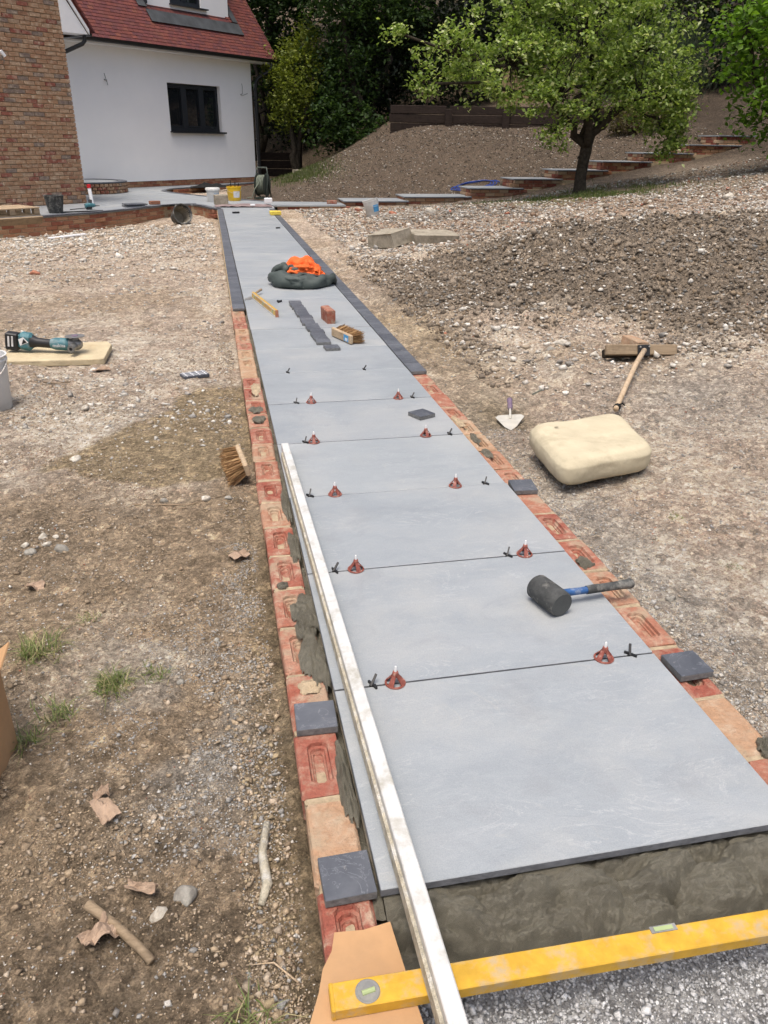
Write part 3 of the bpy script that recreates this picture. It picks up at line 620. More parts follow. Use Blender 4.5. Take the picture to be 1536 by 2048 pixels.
# setts laid as edging
sb = MB().box((0, 0, 0), (.1, .1, .02), ch=.0014, jit=.0003); sett_me = sb.mesh('edging_sett', [MAT['sett'], MAT['sett_cut']])
for p_ in sett_me.polygons:
    if abs(p_.normal.z) < .5: p_.material_index = 1
def edging(x, y0, y1):
    y = y0
    while y < y1:
        link('edging_sett', sett_me, None, path, (x+R_.uniform(-.001, .001), y+.05, -.0105+R_.uniform(-.0008, .0008)), (0, R_.uniform(-.004, .004), R_.choice((0, 1, 2, 3))*math.pi/2+R_.uniform(-.006, .006))); y += .1035
edging(-.058, 5.68, 15.7); edging(.958, 3.56, 15.7)
MB().box((-.066, 10.7, -.05), (.1, 10.0, .05)).build('edging_bed', MAT['mortar'], path); MB().box((.966, 9.65, -.05), (.1, 12.1, .05)).build('edging_bed', MAT['mortar'], path)
# slab joint fill: dusty line in the far joints
for k in range(6, 26): MB().box((.45, PITCH*k, -.006), (.894, .005, .004)).build('joint_filler', MAT['mortar_dark'], path)
# loose mortar bed in front of the last slab
nx_, ny_ = 330, 100
a = np.linspace(0.005, 1.01, nx_); b_ = np.linspace(-.19, .03, ny_); A, B = np.meshgrid(a, b_, indexing='ij')
wx = A+.03*fbm(A, B, .12, 2, 41); wy = B+.03*fbm(A, B, .12, 2, 43)
edge = -.115-.04*sstep(.05, .55, A)-.012*sstep(.6, 1, A)+.03*fbm(A, 0*A, .22, 3, 5)
dome = np.zeros(A.shape)
for i_, (cx, cy, rx, ry, hh) in enumerate([(.07, -.03, .08, .06, .8), (.16, -.07, .09, .05, .9), (.27, -.04, .10, .05, 1.), (.31, -.10, .10, .05, .8), (.42, -.055, .07, .07, 1.), (.50, -.11, .09, .05, .9), (.56, -.045, .09, .045, 1.), (.68, -.075, .10, .045, 1.1), (.66, -.13, .09, .045, .8), (.80, -.045, .11, .05, 1.1), (.82, -.115, .08, .05, 1.), (.95, -.08, .10, .06, 1.1), (.93, -.14, .08, .05, .7)]):
    ca_, sa_ = math.cos(i_*1.7)*.5, math.sin(i_*1.7)*.5; ux, uy = wx-cx, wy-cy; ux, uy = ux+ca_*uy, uy+sa_*.3*ux
    q = (ux/rx)**2+(uy/ry)**2; dome = np.maximum(dome, hh*np.clip(1-q, 0, 1)**.4+.3*np.where(q < 1, fbm(A+i_*3.1, B*1.6-i_, .06, 3, 47+i_), 0))
Hm = -.070-.32*np.clip(-B-.02, 0, 1)+.062*dome+.034*(np.abs(fbm(wx+.4*wy, wy*1.8, .07, 4, 53))-.14)+.007*fbm(A, B, .013, 3, 55)
Hm = Hm+.034*np.exp(-np.clip(-B, 0, 1)/.022)*(1-.8*np.clip(dome, 0, 1)); Hm = np.minimum(Hm, .004)
Hm = np.where(B < edge+.03, Hm-.10*np.clip((edge+.03-B)/.03, 0, 1)**1.6, Hm); Hm = np.where(B < edge-.004, -.17, Hm)
Hm = np.where(B > -.012, np.minimum(Hm, -.024), Hm)
tag(MB().grid(np.stack([A, B, Hm], -1)).build('mortar_bed', MAT['wet'], path, smooth=True))
# gravel sub-base at the open end
A, B = np.meshgrid(np.linspace(-.02, 1.05, 150), np.linspace(-.75, .02, 110), indexing='ij')
gz = lambda x, y: -.112+.012*fbm(x, y, .1, 4, 61)
gv = npmesh('sub_base', np.stack([A, B, gz(A, B)], -1).reshape(-1, 3), np.stack([np.arange(150*110).reshape(150, 110)[q] for q in ((slice(None, -1), slice(None, -1)), (slice(1, None), slice(None, -1)), (slice(1, None), slice(1, None)), (slice(None, -1), slice(1, None)))], -1).reshape(-1, 4), MAT['soil'], np.tile((.45, .45, .445), (150*110, 1)), True)
tag(link('sub_base', gv), kind='structure')
n = 15000; x = rng.uniform(-.01, 1.04, n); y = rng.uniform(-.6, -.04, n); s = np.exp(rng.uniform(np.log(.0018), np.log(.009), n)*1); s = np.where(rng.uniform(size=n) < .86, np.minimum(s, .0038), s)
stones('limestone_chippings', np.c_[x, y, gz(x, y)], s, pick(n, [(.48, .48, .47), (.4, .4, .395), (.56, .56, .55), (.34, .34, .335)], [4, 3, 3, 2]), 'crushed grey limestone chippings at the open end of the path', 'gravel', flat=.7)

# ================================================================== SETTING: patio
PAT = [(-9, 10.2), (-3.75, 13.72), (-3.06, 14.3), (-2.31, 14.98), (-1.76, 15.75), (-1.2, 16.62), (-.95, 16.9), (-.65, 16.98), (-.42, 16.55), (-.25, 16.0), (-.125, 15.78), (1.03, 15.78), (1.03, 16.62), (2.6, 16.64), (2.6, 17.55), (1.12, 17.71), (.85, 17.86), (.11, 18.81), (-.47, 19.66), (-1.08, 20.58), (-1.34, 21.25), (-1.36, 21.7), (-1.21, 22.4), (-.35, 23.48), (1.09, 25.48), (2.07, 27.13), (3.1, 29.0), (1.5, 29.5), (-9, 21)]
patio = tag(MB().prism(PAT, -.034, -.0245).build('patio', MAT['mortar_dark']), kind='structure')
def clip_rect(poly, c0, ax, ay, w_, h_):
    pts = [Vector(q) for q in poly]
    for nrm, d in ((ax, c0.dot(ax)+w_/2), (-ax, -c0.dot(ax)+w_/2), (ay, c0.dot(ay)+h_/2), (-ay, -c0.dot(ay)+h_/2)):
        out = []
        for i, p in enumerate(pts):
            q = pts[(i+1) % len(pts)]; dp, dq = p.dot(nrm)-d, q.dot(nrm)-d
            if dp <= 0: out.append(p)
            if dp*dq < 0: out.append(p+(q-p)*(dp/(dp-dq)))
        pts = out
        if not pts: return []
    res = [p for i, p in enumerate(pts) if (p-pts[i-1]).length > 1e-4]
    return res
HU = Vector((math.sin(rad(46)), math.cos(rad(46)))); HN = Vector((HU.y, -HU.x)); HO = Vector((-3.0, 22.1))
for i in range(-9, 12):
    for j in range(-2, 14):
        c0 = HO+HU*((i+.5*(j % 2))*.906)+HN*(j*.606+.3)
        q = clip_rect([(a, b) for a, b in PAT], c0, HU, HN, .9, .6)
        if len(q) >= 3:
            ar = abs(sum(q[k].x*q[(k+1) % len(q)].y-q[(k+1) % len(q)].x*q[k].y for k in range(len(q))))/2
            if ar > .02 and (c0.y < 30): MB().prism([(p.x-c0.x, p.y-c0.y) for p in q], -.024, 0).build('paving_slab', MAT['slab'], patio, (c0.x, c0.y, R_.uniform(-.0005, .001)))
# coping setts along the curved edges
def resample(pts, step):
    pts = [Vector(p) for p in pts]; out = []; acc = 0
    for a, b in zip(pts[:-1], pts[1:]):
        d = (b-a); l = d.length; t = acc
        while t < l: out.append((a+d*(t/l), math.atan2(d.y, d.x))); t += step
        acc = t-l
    return out
EDGE = PAT[1:11]
for pts, dz in ((EDGE, .004), (PAT[15:27], .003)):
    for q, an in resample(pts, .205):
        nrm = Vector((-math.sin(an), math.cos(an)))
        c = q+nrm*.035+Vector((math.cos(an), math.sin(an)))*.1
        MB().box((0, 0, 0), (.2, .1, .026), ch=.002).build('coping_sett', MAT['sett'], patio, (c.x, c.y, -.005+dz), (0, 0, an))

def brick_box(name_mat, d=(.215, .1, .065), ch=.005, jit=.002, n=4): return [MB().box((0, 0, 0), d, ch=ch, jit=jit).mesh('brick', MAT[name_mat]) for _ in range(n)]
def bricks_along(pts, z_top, courses, parent, meshes, inset=.0, step=.225, face=.05, zfun=None, loc0=Vector((0, 0, 0))):
    for c in range(courses):
        pl = resample(pts, step)
        off = .5*step*(c % 2)
        for q, an in pl:
            d = Vector((math.cos(an), math.sin(an))); p = q+d*(off+.1)
            nrm = Vector((-d.y, d.x)); p = p+nrm*face
            link('brick', R_.choice(meshes), None, parent, (p.x-loc0.x, p.y-loc0.y, z_top-.0375-.075*c-loc0.z+R_.uniform(-.002, .002)), (R_.uniform(-.01, .01), 0, an+R_.uniform(-.012, .012)+R_.choice((0, math.pi))))
LOWB = brick_box('brick_low'); STEPB = brick_box('brick_step')
pw = empty('garden_wall', (-2.5, 14.6, -.3), 0, 'low curved brick wall of three courses holding up the grey patio', 'wall')
pwl = Vector((-2.5, 14.6, -.3))
bricks_along(EDGE, -.022, 4, pw, LOWB, face=.055, loc0=pwl)
core = [Vector(p) for p in EDGE]; mbm = MB()
for a, b in zip(core[:-1], core[1:]):
    d = (b-a).normalized(); nrm = Vector((-d.y, d.x)); c = (a+b)/2+nrm*.058
    mbm.box((c.x-pwl.x, c.y-pwl.y, -.19-pwl.z), ((b-a).length, .088, .325), rot=(0, 0, math.atan2(d.y, d.x)))
mbm.build('mortar_core', MAT['mortar'], pw)
# bay of the planting bed: brick inner face along the house strip
bw = empty('bed_wall', (0, 24, -.2), 0, 'short brick kerb at the back of the curved soil bed by the white wall', 'wall'); bl = Vector((0, 24, -.2))
bricks_along([PAT[22], PAT[23], PAT[24]], -.022, 2, bw, LOWB, face=.03, loc0=bl)

# ================================================================== steps on the right
ST = [('B', 16.85, 2.62, 4.0, .07), ('C', 17.0, 3.99, 5.48, .15), ('D', 17.15, 5.53, 6.75, .32), ('E', 17.3, 6.61, 7.75, .51), ('F', 17.4, 7.69, 8.9, .70), ('G', 17.5, 8.85, 10.05, .89), ('H', 17.6, 9.91, 11.15, 1.08), ('I', 17.7, 11.11, 12.45, 1.27), ('J', 17.8, 11.94, 12.9, 1.48)]
steps = empty('garden_steps', (2.6, 17.3, 0), 0, 'flight of garden steps with brick sides and grey slab treads climbing past the apple tree', 'steps'); sl0 = Vector((2.6, 17.3, 0))
for i, (nm, y0, x0, x1, zt) in enumerate(ST):
    MB().box((0, 0, 0), (x1-x0+.05, .95, .024), ch=.002).build('tread', MAT['slab'], steps, ((x0+x1)/2-sl0.x, y0+.455-sl0.y, zt-.012))
    MB().box((0, 0, 0), (x1-x0+.054, .06, .02)).build('tread_edge', MAT['sett'], steps, ((x0+x1)/2-sl0.x, y0-.022-sl0.y, zt-.016))
    zb = zt-.024; nco = 3 if i < 2 else 6
    xe = min(x1+2.3, 12.9) if i >= 2 else x1
    MB().box(((x0+xe)/2-sl0.x+.02, y0+.46-sl0.y, zb-.075*nco/2-.004), (xe-x0-.07, .86, .075*nco)).build('mortar_core', MAT['mortar'], steps)
    for c in range(nco):
        x = x0+(.1 if c % 2 == 0 else 0.0)
        while x < x1+.02:
            link('brick', R_.choice(STEPB), None, steps, (x-sl0.x+.01, y0+.05-sl0.y, zb-.0375-.075*c), (R_.uniform(-.01, .01), 0, R_.choice((0, math.pi))+R_.uniform(-.01, .01))); x += .225
        for yy_ in np.arange(y0+.2, y0+.85, .225)[:3]:
            if c < 3: link('brick', R_.choice(STEPB), None, steps, (x0+.045-sl0.x, yy_+.05-sl0.y, zb-.0375-.075*c), (0, 0, math.pi/2))
# short brick riser under the tread nearest the path end
for c in range(2):
    x = 1.15
    while x < 2.55: link('brick', R_.choice(STEPB), None, patio, (x+.1+.11*(c % 2), 16.70, -.06-.075*c), (0, 0, R_.uniform(-.02, .02))); x += .225

# ================================================================== house
HZ = rad(44)
house = empty('house', (HO.x, HO.y, 0), HZ, 'white rendered house with brick wing and red tiled roof behind the patio', 'house')
# local axes: x along the white wall, -y towards the garden
def pieces(list_tf, meshes, name, parent, matname, near, limit=300):
    """list of (loc, rot); the nearest become objects, the rest one joined part"""
    list_tf.sort(key=near)
    for lc, rt in list_tf[:limit]: link(name, R_.choice(meshes), None, parent, lc, rt)
    rest = list_tf[limit:]
    if rest:
        data = [(np.array([v.co[:] for v in me.vertices]), [list(p.vertices) for p in me.polygons]) for me in meshes]
        b = MB()
        for lc, rt in rest:
            vs, fs = R_.choice(data); M_ = Matrix.Translation(lc) @ Euler(rt).to_matrix().to_4x4(); b.add([tuple(q) for q in vs], fs, M_)
        tag(b.build(name+'_field', MAT[matname], parent), kind='stuff')
ww = MB().box((1.45, .15, 1.90), (8.7, .3, 3.5))
# white wall with a window opening: four blocks
ww = MB(); W0, W1, WZ0, WZ1 = 2.56, 4.55, 1.40, 2.60
for (x0, x1, z0, z1) in ((-3.3, W0, .15, 3.4), (W1, 5.9, .15, 3.4), (W0, W1, .15, WZ0), (W0, W1, WZ1, 3.4)): ww.box(((x0+x1)/2, .17, (z0+z1)/2), (x1-x0, .34, z1-z0))
ww.box((5.73, 3.2, 1.775), (.34, 5.7, 3.25))
ww.build('rendered_wall', MAT['render'], house)
# brick plinth
pb = brick_box('brick_low', (.215, .1, .065), .005, .002)
pl_core = MB().box((1.3, .16, -.02), (9.15, .26, .32)).build('plinth', MAT['mortar'], house)
tf = []
for c in range(4):
    for k in range(41): tf.append(((-3.2+.1125*(c % 2)+k*.225, .06, .11-.075*c), (0, 0, R_.uniform(-.01, .01))))
pieces(tf, pb, 'brick', pl_core, 'brick_low', lambda t: -t[0][2]*0+t[0][0])
MB().box((1.3, .03, .149), (9.16, .04, .012)).build('render_bead', MAT['anthracite'], house)
# window
win = MB()
fr = [((W0+W1)/2, WZ1-.035, W1-W0, .07), ((W0+W1)/2, WZ0+.06, W1-W0, .10), (W0+.035, (WZ0+WZ1)/2, .07, WZ1-WZ0), (W1-.035, (WZ0+WZ1)/2, .07, WZ1-WZ0)]
for x, z, a, b in fr: win.box((x, .145, z), (a-.002, .07, b-.002))
wo = win.build('window', MAT['anthracite'], house)
for q in (1, 2): MB().box((W0+q*(W1-W0)/3, .14, (WZ0+WZ1)/2+.02), (.13, .075, WZ1-WZ0-.18)).build('mullion', MAT['anthracite'], wo)
for q in range(3): 
    cx = W0+(q+.5)*(W1-W0)/3; ww_ = (W1-W0)/3-.12
    MB().box((cx, .165, (WZ0+WZ1)/2+.02), (ww_, .012, WZ1-WZ0-.2)).build('pane', MAT['glass'], wo)
    for dx in (-1, 1): MB().box((cx+dx*(ww_/2-.02), .13, (WZ0+WZ1)/2+.02), (.035, .06, WZ1-WZ0-.19)).build('sash', MAT['anthracite'], wo)
    for dz in (-1, 1): MB().box((cx, .1305, (WZ0+WZ1)/2+.02+dz*((WZ1-WZ0)/2-.115)), (ww_, .058, .035)).build('sash', MAT['anthracite'], wo)
MB().box(((W0+W1)/2+.02, .02, WZ0-.012), (W1-W0+.1, .26, .03)).build('sill', MAT['anthracite'], wo)
MB().box(((W0+W1)/2+.02, -.11, WZ0-.022), (W1-W0+.1, .006, .04)).build('sill_lip', MAT['anthracite'], wo)
MB().box(((W0+W1)/2, .25, (WZ0+WZ1)/2), (W1-W0-.01, .04, WZ1-WZ0-.01)).build('interior', MAT['dull_dark'], wo)
MB().box((W1-.21, .2, (WZ0+WZ1)/2), (.06, .05, 1.05)).build('curtain', MAT['white_label'], wo)
# eaves: soffit, fascia, gutter
MB().box((1.75, -.12, 3.30), (9.75, .5, .02)).build('soffit', MAT['white_plastic'], house)
MB().box((1.75, -.375, 3.37), (9.76, .02, .17)).build('fascia', MAT['white_plastic'], house)
g = MB(); a = [(math.cos(t)*.078, math.sin(t)*.085) for t in np.linspace(math.pi, 2*math.pi, 9)]
prof = [(q[0], q[1]) for q in a]+[(q[0]*.88, q[1]*.88) for q in a[::-1]]
vs = []
for xx_ in (-3.1, 6.66): vs += [(xx_, -.452+p[0], 3.40+p[1]) for p in prof]
n_ = len(prof); g.add(vs, [(i, (i+1) % n_, n_+(i+1) % n_, n_+i) for i in range(n_)]+[list(range(n_)), list(range(n_, 2*n_))[::-1]])
gut = g.build('gutter', MAT['black_gutter'], house)
MB().box((1.75, -.395, 3.44), (9.7, .02, .03)).build('eaves_tray', MAT['black_gutter'], house)
MB().box((6.66, -.15, 3.36), (.03, .55, .14)).build('verge_board', MAT['white_plastic'], house)
dp = MB(); dp.tube([(6.36, -.45, 3.36), (6.34, -.45, 3.2), (6.28, -.40, 3.08), (6.06, -.16, 2.9), (6.0, -.11, 2.8), (5.98, -.1, 2.6), (5.97, -.1, .12)], .052, 12)
dp.build('downpipe', MAT['black_gutter'], house, auto=40)
MB().tube([(6.06, .02, 2.75), (6.04, .02, .1)], .022, 8).build('waste_pipe', MAT['white_plastic'], house)
for z in (2.3, 1.2): MB().box((5.97, -.06, z), (.1, .08, .04)).build('pipe_clip', MAT['black_gutter'], house)
# main roof: 53 degrees, plain tiles
TA = rad(53); roof = MB().box((0, 0, 0), (9.7, 4.6, .05)).build('roof', MAT['dull_dark'], house, (1.77, -.42+math.cos(TA)*2.3+.035, 3.43+math.sin(TA)*2.3-.035), (TA, 0, 0))
tm = [MB().box((0, 0, 0), (.162, .25, .024), ch=.002, jit=.0015).mesh('roof_tile', MAT['tile']) for _ in range(4)]
tf = []
for r_ in range(44):
    for k in range(59):
        x = -4.82+.165*k+(.0825 if r_ % 2 else 0); gx_ = x+1.77; d = -2.3+.10*r_
        zz = 3.43+math.sin(TA)*(d+2.3)
        yy_ = -.42+math.cos(TA)*(d+2.3)
        if gx_ < -3.0 or x > 4.84: continue
        if 2.36 < gx_ < 5.36 and zz > 4.25: continue
        tf.append(((x, d+.1, .042), (rad(-5.5), R_.uniform(-.006, .006), R_.uniform(-.006, .006))))
pieces(tf, tm, 'roof_tile', roof, 'tile', lambda t: abs(t[0][1]+2.3-.0)+(0 if -4.7 < t[0][0] < 4.9 else 5)+.12*abs(t[0][0]-2))
MB().box((4.86, 0, .03), (.04, 4.6, .07)).build('verge_strip', MAT['tile'], roof)
# dormer
dm = empty('dormer', (0, 0, 0)); dm.parent = house
dy = .34-.02
D0, D1, DZ = 2.34, 5.42, 4.36; X0, X1, XZ0, XZ1 = 3.22, 4.36, 4.52, 5.6
f = MB()
for (x0, x1, z0, z1) in ((D0, X0, DZ, 6.2), (X1, D1, DZ, 6.2), (X0, X1, DZ, XZ0), (X0, X1, XZ1, 6.2)): f.box(((x0+x1)/2, dy+.1, (z0+z1)/2), (x1-x0, .2, z1-z0))
f.build('dormer_face', MAT['render'], dm)
for sx in (D0+.06, D1-.06): MB().box((sx, 1.1, 5.3), (.12, 1.5, 1.9)).build('dormer_cheek', MAT['render'], dm)
MB().box(((D0+D1)/2, dy-.01, DZ-.06), (D1-D0+.05, .06, .15)).build('apron_board', MAT['anthracite'], dm)
for k in range(5): MB().lathe([(0, .006), (.012, .004), (.014, 0)], 8, Matrix.Translation((D0+.3+k*.6, dy-.042, DZ-.03)) @ Matrix.Rotation(math.pi/2, 4, 'X')).build('screw', MAT['lead'], dm)
ap = MB().box((0, 0, 0), (D1-D0+.35, .36, .012)).build('lead_apron', MAT['lead'], dm, ((D0+D1)/2+.05, .045, 4.125), (TA, 0, 0))
MB().box((0, 0, 0), (.28, 1.8, .012)).build('lead_soaker', MAT['lead'], dm, (D0-.16, .75, 5.05), (TA, 0, 0))
MB().box((0, 0, 0), (.2, 1.8, .012)).build('lead_soaker', MAT['lead'], dm, (D1+.13, .72, 5.02), (TA, 0, 0))
MB().box((D0-.02, 1.0, 5.2), (.03, 1.6, 1.6)).build('cheek_edge', MAT['anthracite'], dm)
dw = MB()
for x, z, a, b in [((X0+X1)/2, XZ0+.05, X1-X0, .1), ((X0+X1)/2, XZ1-.05, X1-X0, .1), (X0+.04, (XZ0+XZ1)/2, .08, XZ1-XZ0), (X1-.04, (XZ0+XZ1)/2, .08, XZ1-XZ0), ((X0+X1)/2, (XZ0+XZ1)/2, .12, XZ1-XZ0-.15)]: dw.box((x, dy+.08, z), (a-.003, .07, b-.003))
dw.build('dormer_window_frame', MAT['anthracite'], dm); MB().box(((X0+X1)/2, dy+.1, (XZ0+XZ1)/2), (X1-X0-.1, .012, XZ1-XZ0-.1)).build('dormer_pane', MAT['glass'], dm)
MB().box(((X0+X1)/2+.08, dy-.03, XZ0-.02), (X1-X0+.22, .16, .03)).build('dormer_sill', MAT['anthracite'], dm)
# brick wing on the left; its face stands 3.62 m in front of the white wall
FY = -3.62; RX = -3.15
wing = MB().box((RX-2.0, FY+2.0, 1.8), (3.97, 3.97, 4.0)).build('brick_wall', MAT['mortar'], house)
BK = brick_box('brick', (.215, .1, .065), .006, .003, 6); tf = []
for c in range(52):
    for k in range(18):
        x = RX-.108-.225*k-(.1125 if c % 2 else 0)
        if c % 2 and k == 0: tf.append(('h', (RX-.052, FY+.046, -.03+.075*c), (R_.uniform(-.012, .012), 0, R_.uniform(-.012, .012))))
        tf.append(('s', (x-(.0 if c % 2 == 0 else .0), FY+.046+R_.uniform(-.003, .003), -.03+.075*c+R_.uniform(-.002, .002)), (R_.uniform(-.015, .015), R_.uniform(-.008, .008), R_.choice((0, math.pi))+R_.uniform(-.012, .012))))
hb = MB().box((0, 0, 0), (.1, .1, .065), ch=.006, jit=.003).mesh('brick', MAT['brick'])
for q in tf:
    if q[0] == 'h': link('brick', hb, None, wing, Vector(q[1])-Vector(wing.location), q[2])
full = [(q[1], q[2]) for q in tf if q[0] == 's']
full = [t for t in full if t[0][0] > -6.2]
pieces(full, BK, 'brick', wing, 'brick', lambda t: abs(t[0][2]-1.7)/3.4+(RX-t[0][0])/3.2, 300-28)
# wing eaves: boxed end, bargeboard, verge tiles, downpipe
ga = MB()
poly = [(RX-.02, 3.05), (RX+.58, 3.07), (RX+.60, 3.13), (RX+.19, 3.68), (RX-.6, 4.75), (RX-.02, 4.0)]
poly = [(RX-1.2, 3.04), (RX+.57, 3.06), (RX+.57, 3.12), (RX-.95, 5.1), (RX-1.2, 5.1)]
vs = [(x, FY-.09, z) for x, z in poly]+[(x, FY+3.5, z) for x, z in poly]; n_ = len(poly)
eb = MB().add([(x, FY-.02, z) for x, z in [(RX-.02, 3.05), (RX+.55, 3.06), (RX-.02, 3.80)]]+[(x, FY+.35, z) for x, z in [(RX-.02, 3.05), (RX+.55, 3.06), (RX-.02, 3.80)]], [(0, 1, 2), (5, 4, 3), (0, 3, 4, 1), (1, 4, 5, 2), (2, 5, 3, 0)])
eb.build('boxed_eaves', MAT['white_plastic'], house)
bb = MB(); a_ = Vector((RX+.57, 0, 3.06)); b2 = Vector((RX-.9, 0, 3.06+1.47*math.tan(TA)))
for (o0, o1, y0, y1) in ((0, .07, FY-.05, FY-.02),):
    nn = Vector((math.sin(TA), 0, math.cos(TA)))
    q = [a_, a_+Vector((.0, 0, .085)), b2+Vector((0, 0, .085)), b2]
    bb.add([(p.x, y0, p.z) for p in q]+[(p.x, y1, p.z) for p in q], [(0, 1, 2, 3), (7, 6, 5, 4), (0, 4, 5, 1), (1, 5, 6, 2), (2, 6, 7, 3), (3, 7, 4, 0)])
bb.build('bargeboard', MAT['white_plastic'], house)
vr = MB().box((0, 0, 0), (2.6, 3.9, .04)).build('wing_roof', MAT['tile'], house, (RX+.62-math.cos(TA)*1.3, FY+1.92, 3.14+math.sin(TA)*1.3), (0, TA, 0))
for k in range(24):
    MB().box((0, 0, 0), (.19, .2, .03), ch=.004).build('verge_tile', MAT['tile'], vr, (1.28-.107*k, -1.90, .02+.008*(k % 2)), (0, rad(-4), 0))
for k in range(9): MB().box((0, 0, 0), (.01, .01, .01))
wg = MB().box((RX+.64, FY+1.9, 3.10), (.12, 3.7, .1)).build('wing_gutter', MAT['black_gutter'], house)
MB().tube([(RX+.52, FY+.06, 3.05), (RX+.52, FY+.06, 2.96), (RX+.47, FY+.08, 2.90), (RX+.05, FY+.25, 2.70), (RX+.0, FY+.4, 2.62), (RX-.0+.07, FY+.42, 2.4), (RX+.07, FY+.42, .02)], .038, 10).build('wing_downpipe', MAT['black_gutter'], house, auto=40)
# wires left for lamps
def wire(x, y, z, pts): MB().tube([(x+a, y+b, z+c) for a, b, c in pts], .008, 6).build('lamp_wire', MAT['grey_plastic'], house)
wire(.5, 0, 2.56, [(0, .02, 0), (.02, -.08, -.06), (-.06, -.13, .08), (-.08, -.14, .12)]); wire(.5, 0, 2.56, [(0, .02, 0), (.03, -.07, -.02), (.03, -.09, -.14)])
wire(5.4, 0, 2.42, [(0, .02, 0), (.03, -.06, .04), (.0, -.1, .22), (-.02, -.1, .30)]); wire(5.4, 0, 2.42, [(0, .02, 0), (.08, -.06, .0), (.22, -.09, .05)])
wire(-4.5, FY, 2.42, [(0, .02, 0), (-.02, -.06, .04), (-.08, -.1, .12)]); MB().box((-4.58+.02, FY-.11, 2.58), (.05, .04, .11), rot=(0, rad(-40), 0)).build('cable_connector', MAT['white_plastic'], house)
# curved planter in the corner
pc = empty('corner_planter', (-3.3, 20.9, 0), 0, 'round brick planter with grey coping in the corner beside the brick wing', 'planter')
CR = 1.02; arc = [(CR*math.cos(t), CR*math.sin(t)) for t in np.linspace(-2.0, .8, 24)]
for c in range(3):
    for t in np.arange(-2.0, .8, .11):
        t2 = t+.055*(c % 2); link('brick', hb, None, pc, (CR*math.cos(t2), CR*math.sin(t2), .045+.075*c), (0, 0, t2+math.pi/2))
MB().lathe([(.0, 0), (CR-.02, 0), (CR-.02, .235), (0, .235)], 40).build('core', MAT['mortar'], pc)
MB().lathe([(0, .236), (.86, .236), (.86, .262), (1.07, .262), (1.07, .238)], 48).build('coping', MAT['sett'], pc); MB().lathe([(0, .25), (.84, .25)], 32).build('planter_top', MAT['slab'], pc)

# ================================================================== trees and planting
def leaf_mesh(name, C, size, col, mat='leaf', droop=.3, aspect=.55, up=.6):
    """C (n,3) leaf centres; each leaf is a folded four-sided blade"""
    n = len(C); size = np.broadcast_to(size, (n,))
    d = rng.normal(size=(n, 3)); d[:, 2] = d[:, 2]*.6-droop; d /= np.linalg.norm(d, axis=1)[:, None]
    nr = rng.normal(size=(n, 3)); nr[:, 2] = np.abs(nr[:, 2])+up; sdir = np.cross(d, nr); sdir /= np.linalg.norm(sdir, axis=1)[:, None]+1e-9; nn = np.cross(sdir, d)
    L_ = d*size[:, None]*.5; W_ = sdir*size[:, None]*.5*aspect; fo = nn*size[:, None]*.12
    V = np.stack([C-L_, C+W_+fo-L_*.15, C+L_, C-W_+fo-L_*.15], 1).reshape(-1, 3)
    k = np.arange(n)*4; F = np.concatenate([np.stack([k, k+1, k+2], 1), np.stack([k, k+2, k+3], 1)])
    return npmesh(name, V, F, MAT[mat], np.clip(np.repeat(col, 4, 0), .001, .9))
def leaf_cols(n, a, b, pale=None, pf=.1):
    t = rng.uniform(size=(n, 1))**1.3; c = np.array(a)*(1-t)+np.array(b)*t; c = c*rng.uniform(.75, 1.25, (n, 1))
    if pale is not None: q = rng.uniform(size=n) < pf; c[q] = np.array(pale)
    return c
def clumps(cent, rad_, n, spread, hollow=.45):
    """leaf points gathered in sprays inside ellipsoids: list of (centre, radii, weight)"""
    out = []; tips = []
    tw = sum(q[2] for q in cent)
    for c, r, w_ in cent:
        m_ = max(1, int(n*w_/tw)); nt = max(3, int(m_/rad_)); u = rng.normal(size=(nt, 3)); u /= np.linalg.norm(u, axis=1)[:, None]
        rr2 = (hollow+(1-hollow)*rng.uniform(size=(nt, 1))**.6); T = np.array(c)+u*rr2*np.array(r)*rng.uniform(.8, 1.12, (nt, 1)); tips.append(T)
        i = rng.integers(0, nt, m_); sp = spread*rng.uniform(.4, 1.3, nt)
        out.append(T[i]+rng.normal(size=(m_, 3))*sp[i][:, None]*np.array((1, 1, .75)))
    return np.concatenate(out), np.concatenate(tips)
def limb(b, p0, p1, r0_, r1_, wob=.12, seg=6, n=7, rise=0.):
    p0 = Vector(p0); p1 = Vector(p1); l = (p1-p0).length; pts = []; rs = []
    for i in range(seg+1):
        t = i/seg; q = p0.lerp(p1, t)+Vector((R_.gauss(0, 1), R_.gauss(0, 1), R_.gauss(0, 1)))*wob*l*.12*math.sin(math.pi*t)+Vector((0, 0, rise*math.sin(math.pi*t))); pts.append(q); rs.append(r0_+(r1_-r0_)*t**.7)
    b.tube(pts, rs, n); return pts
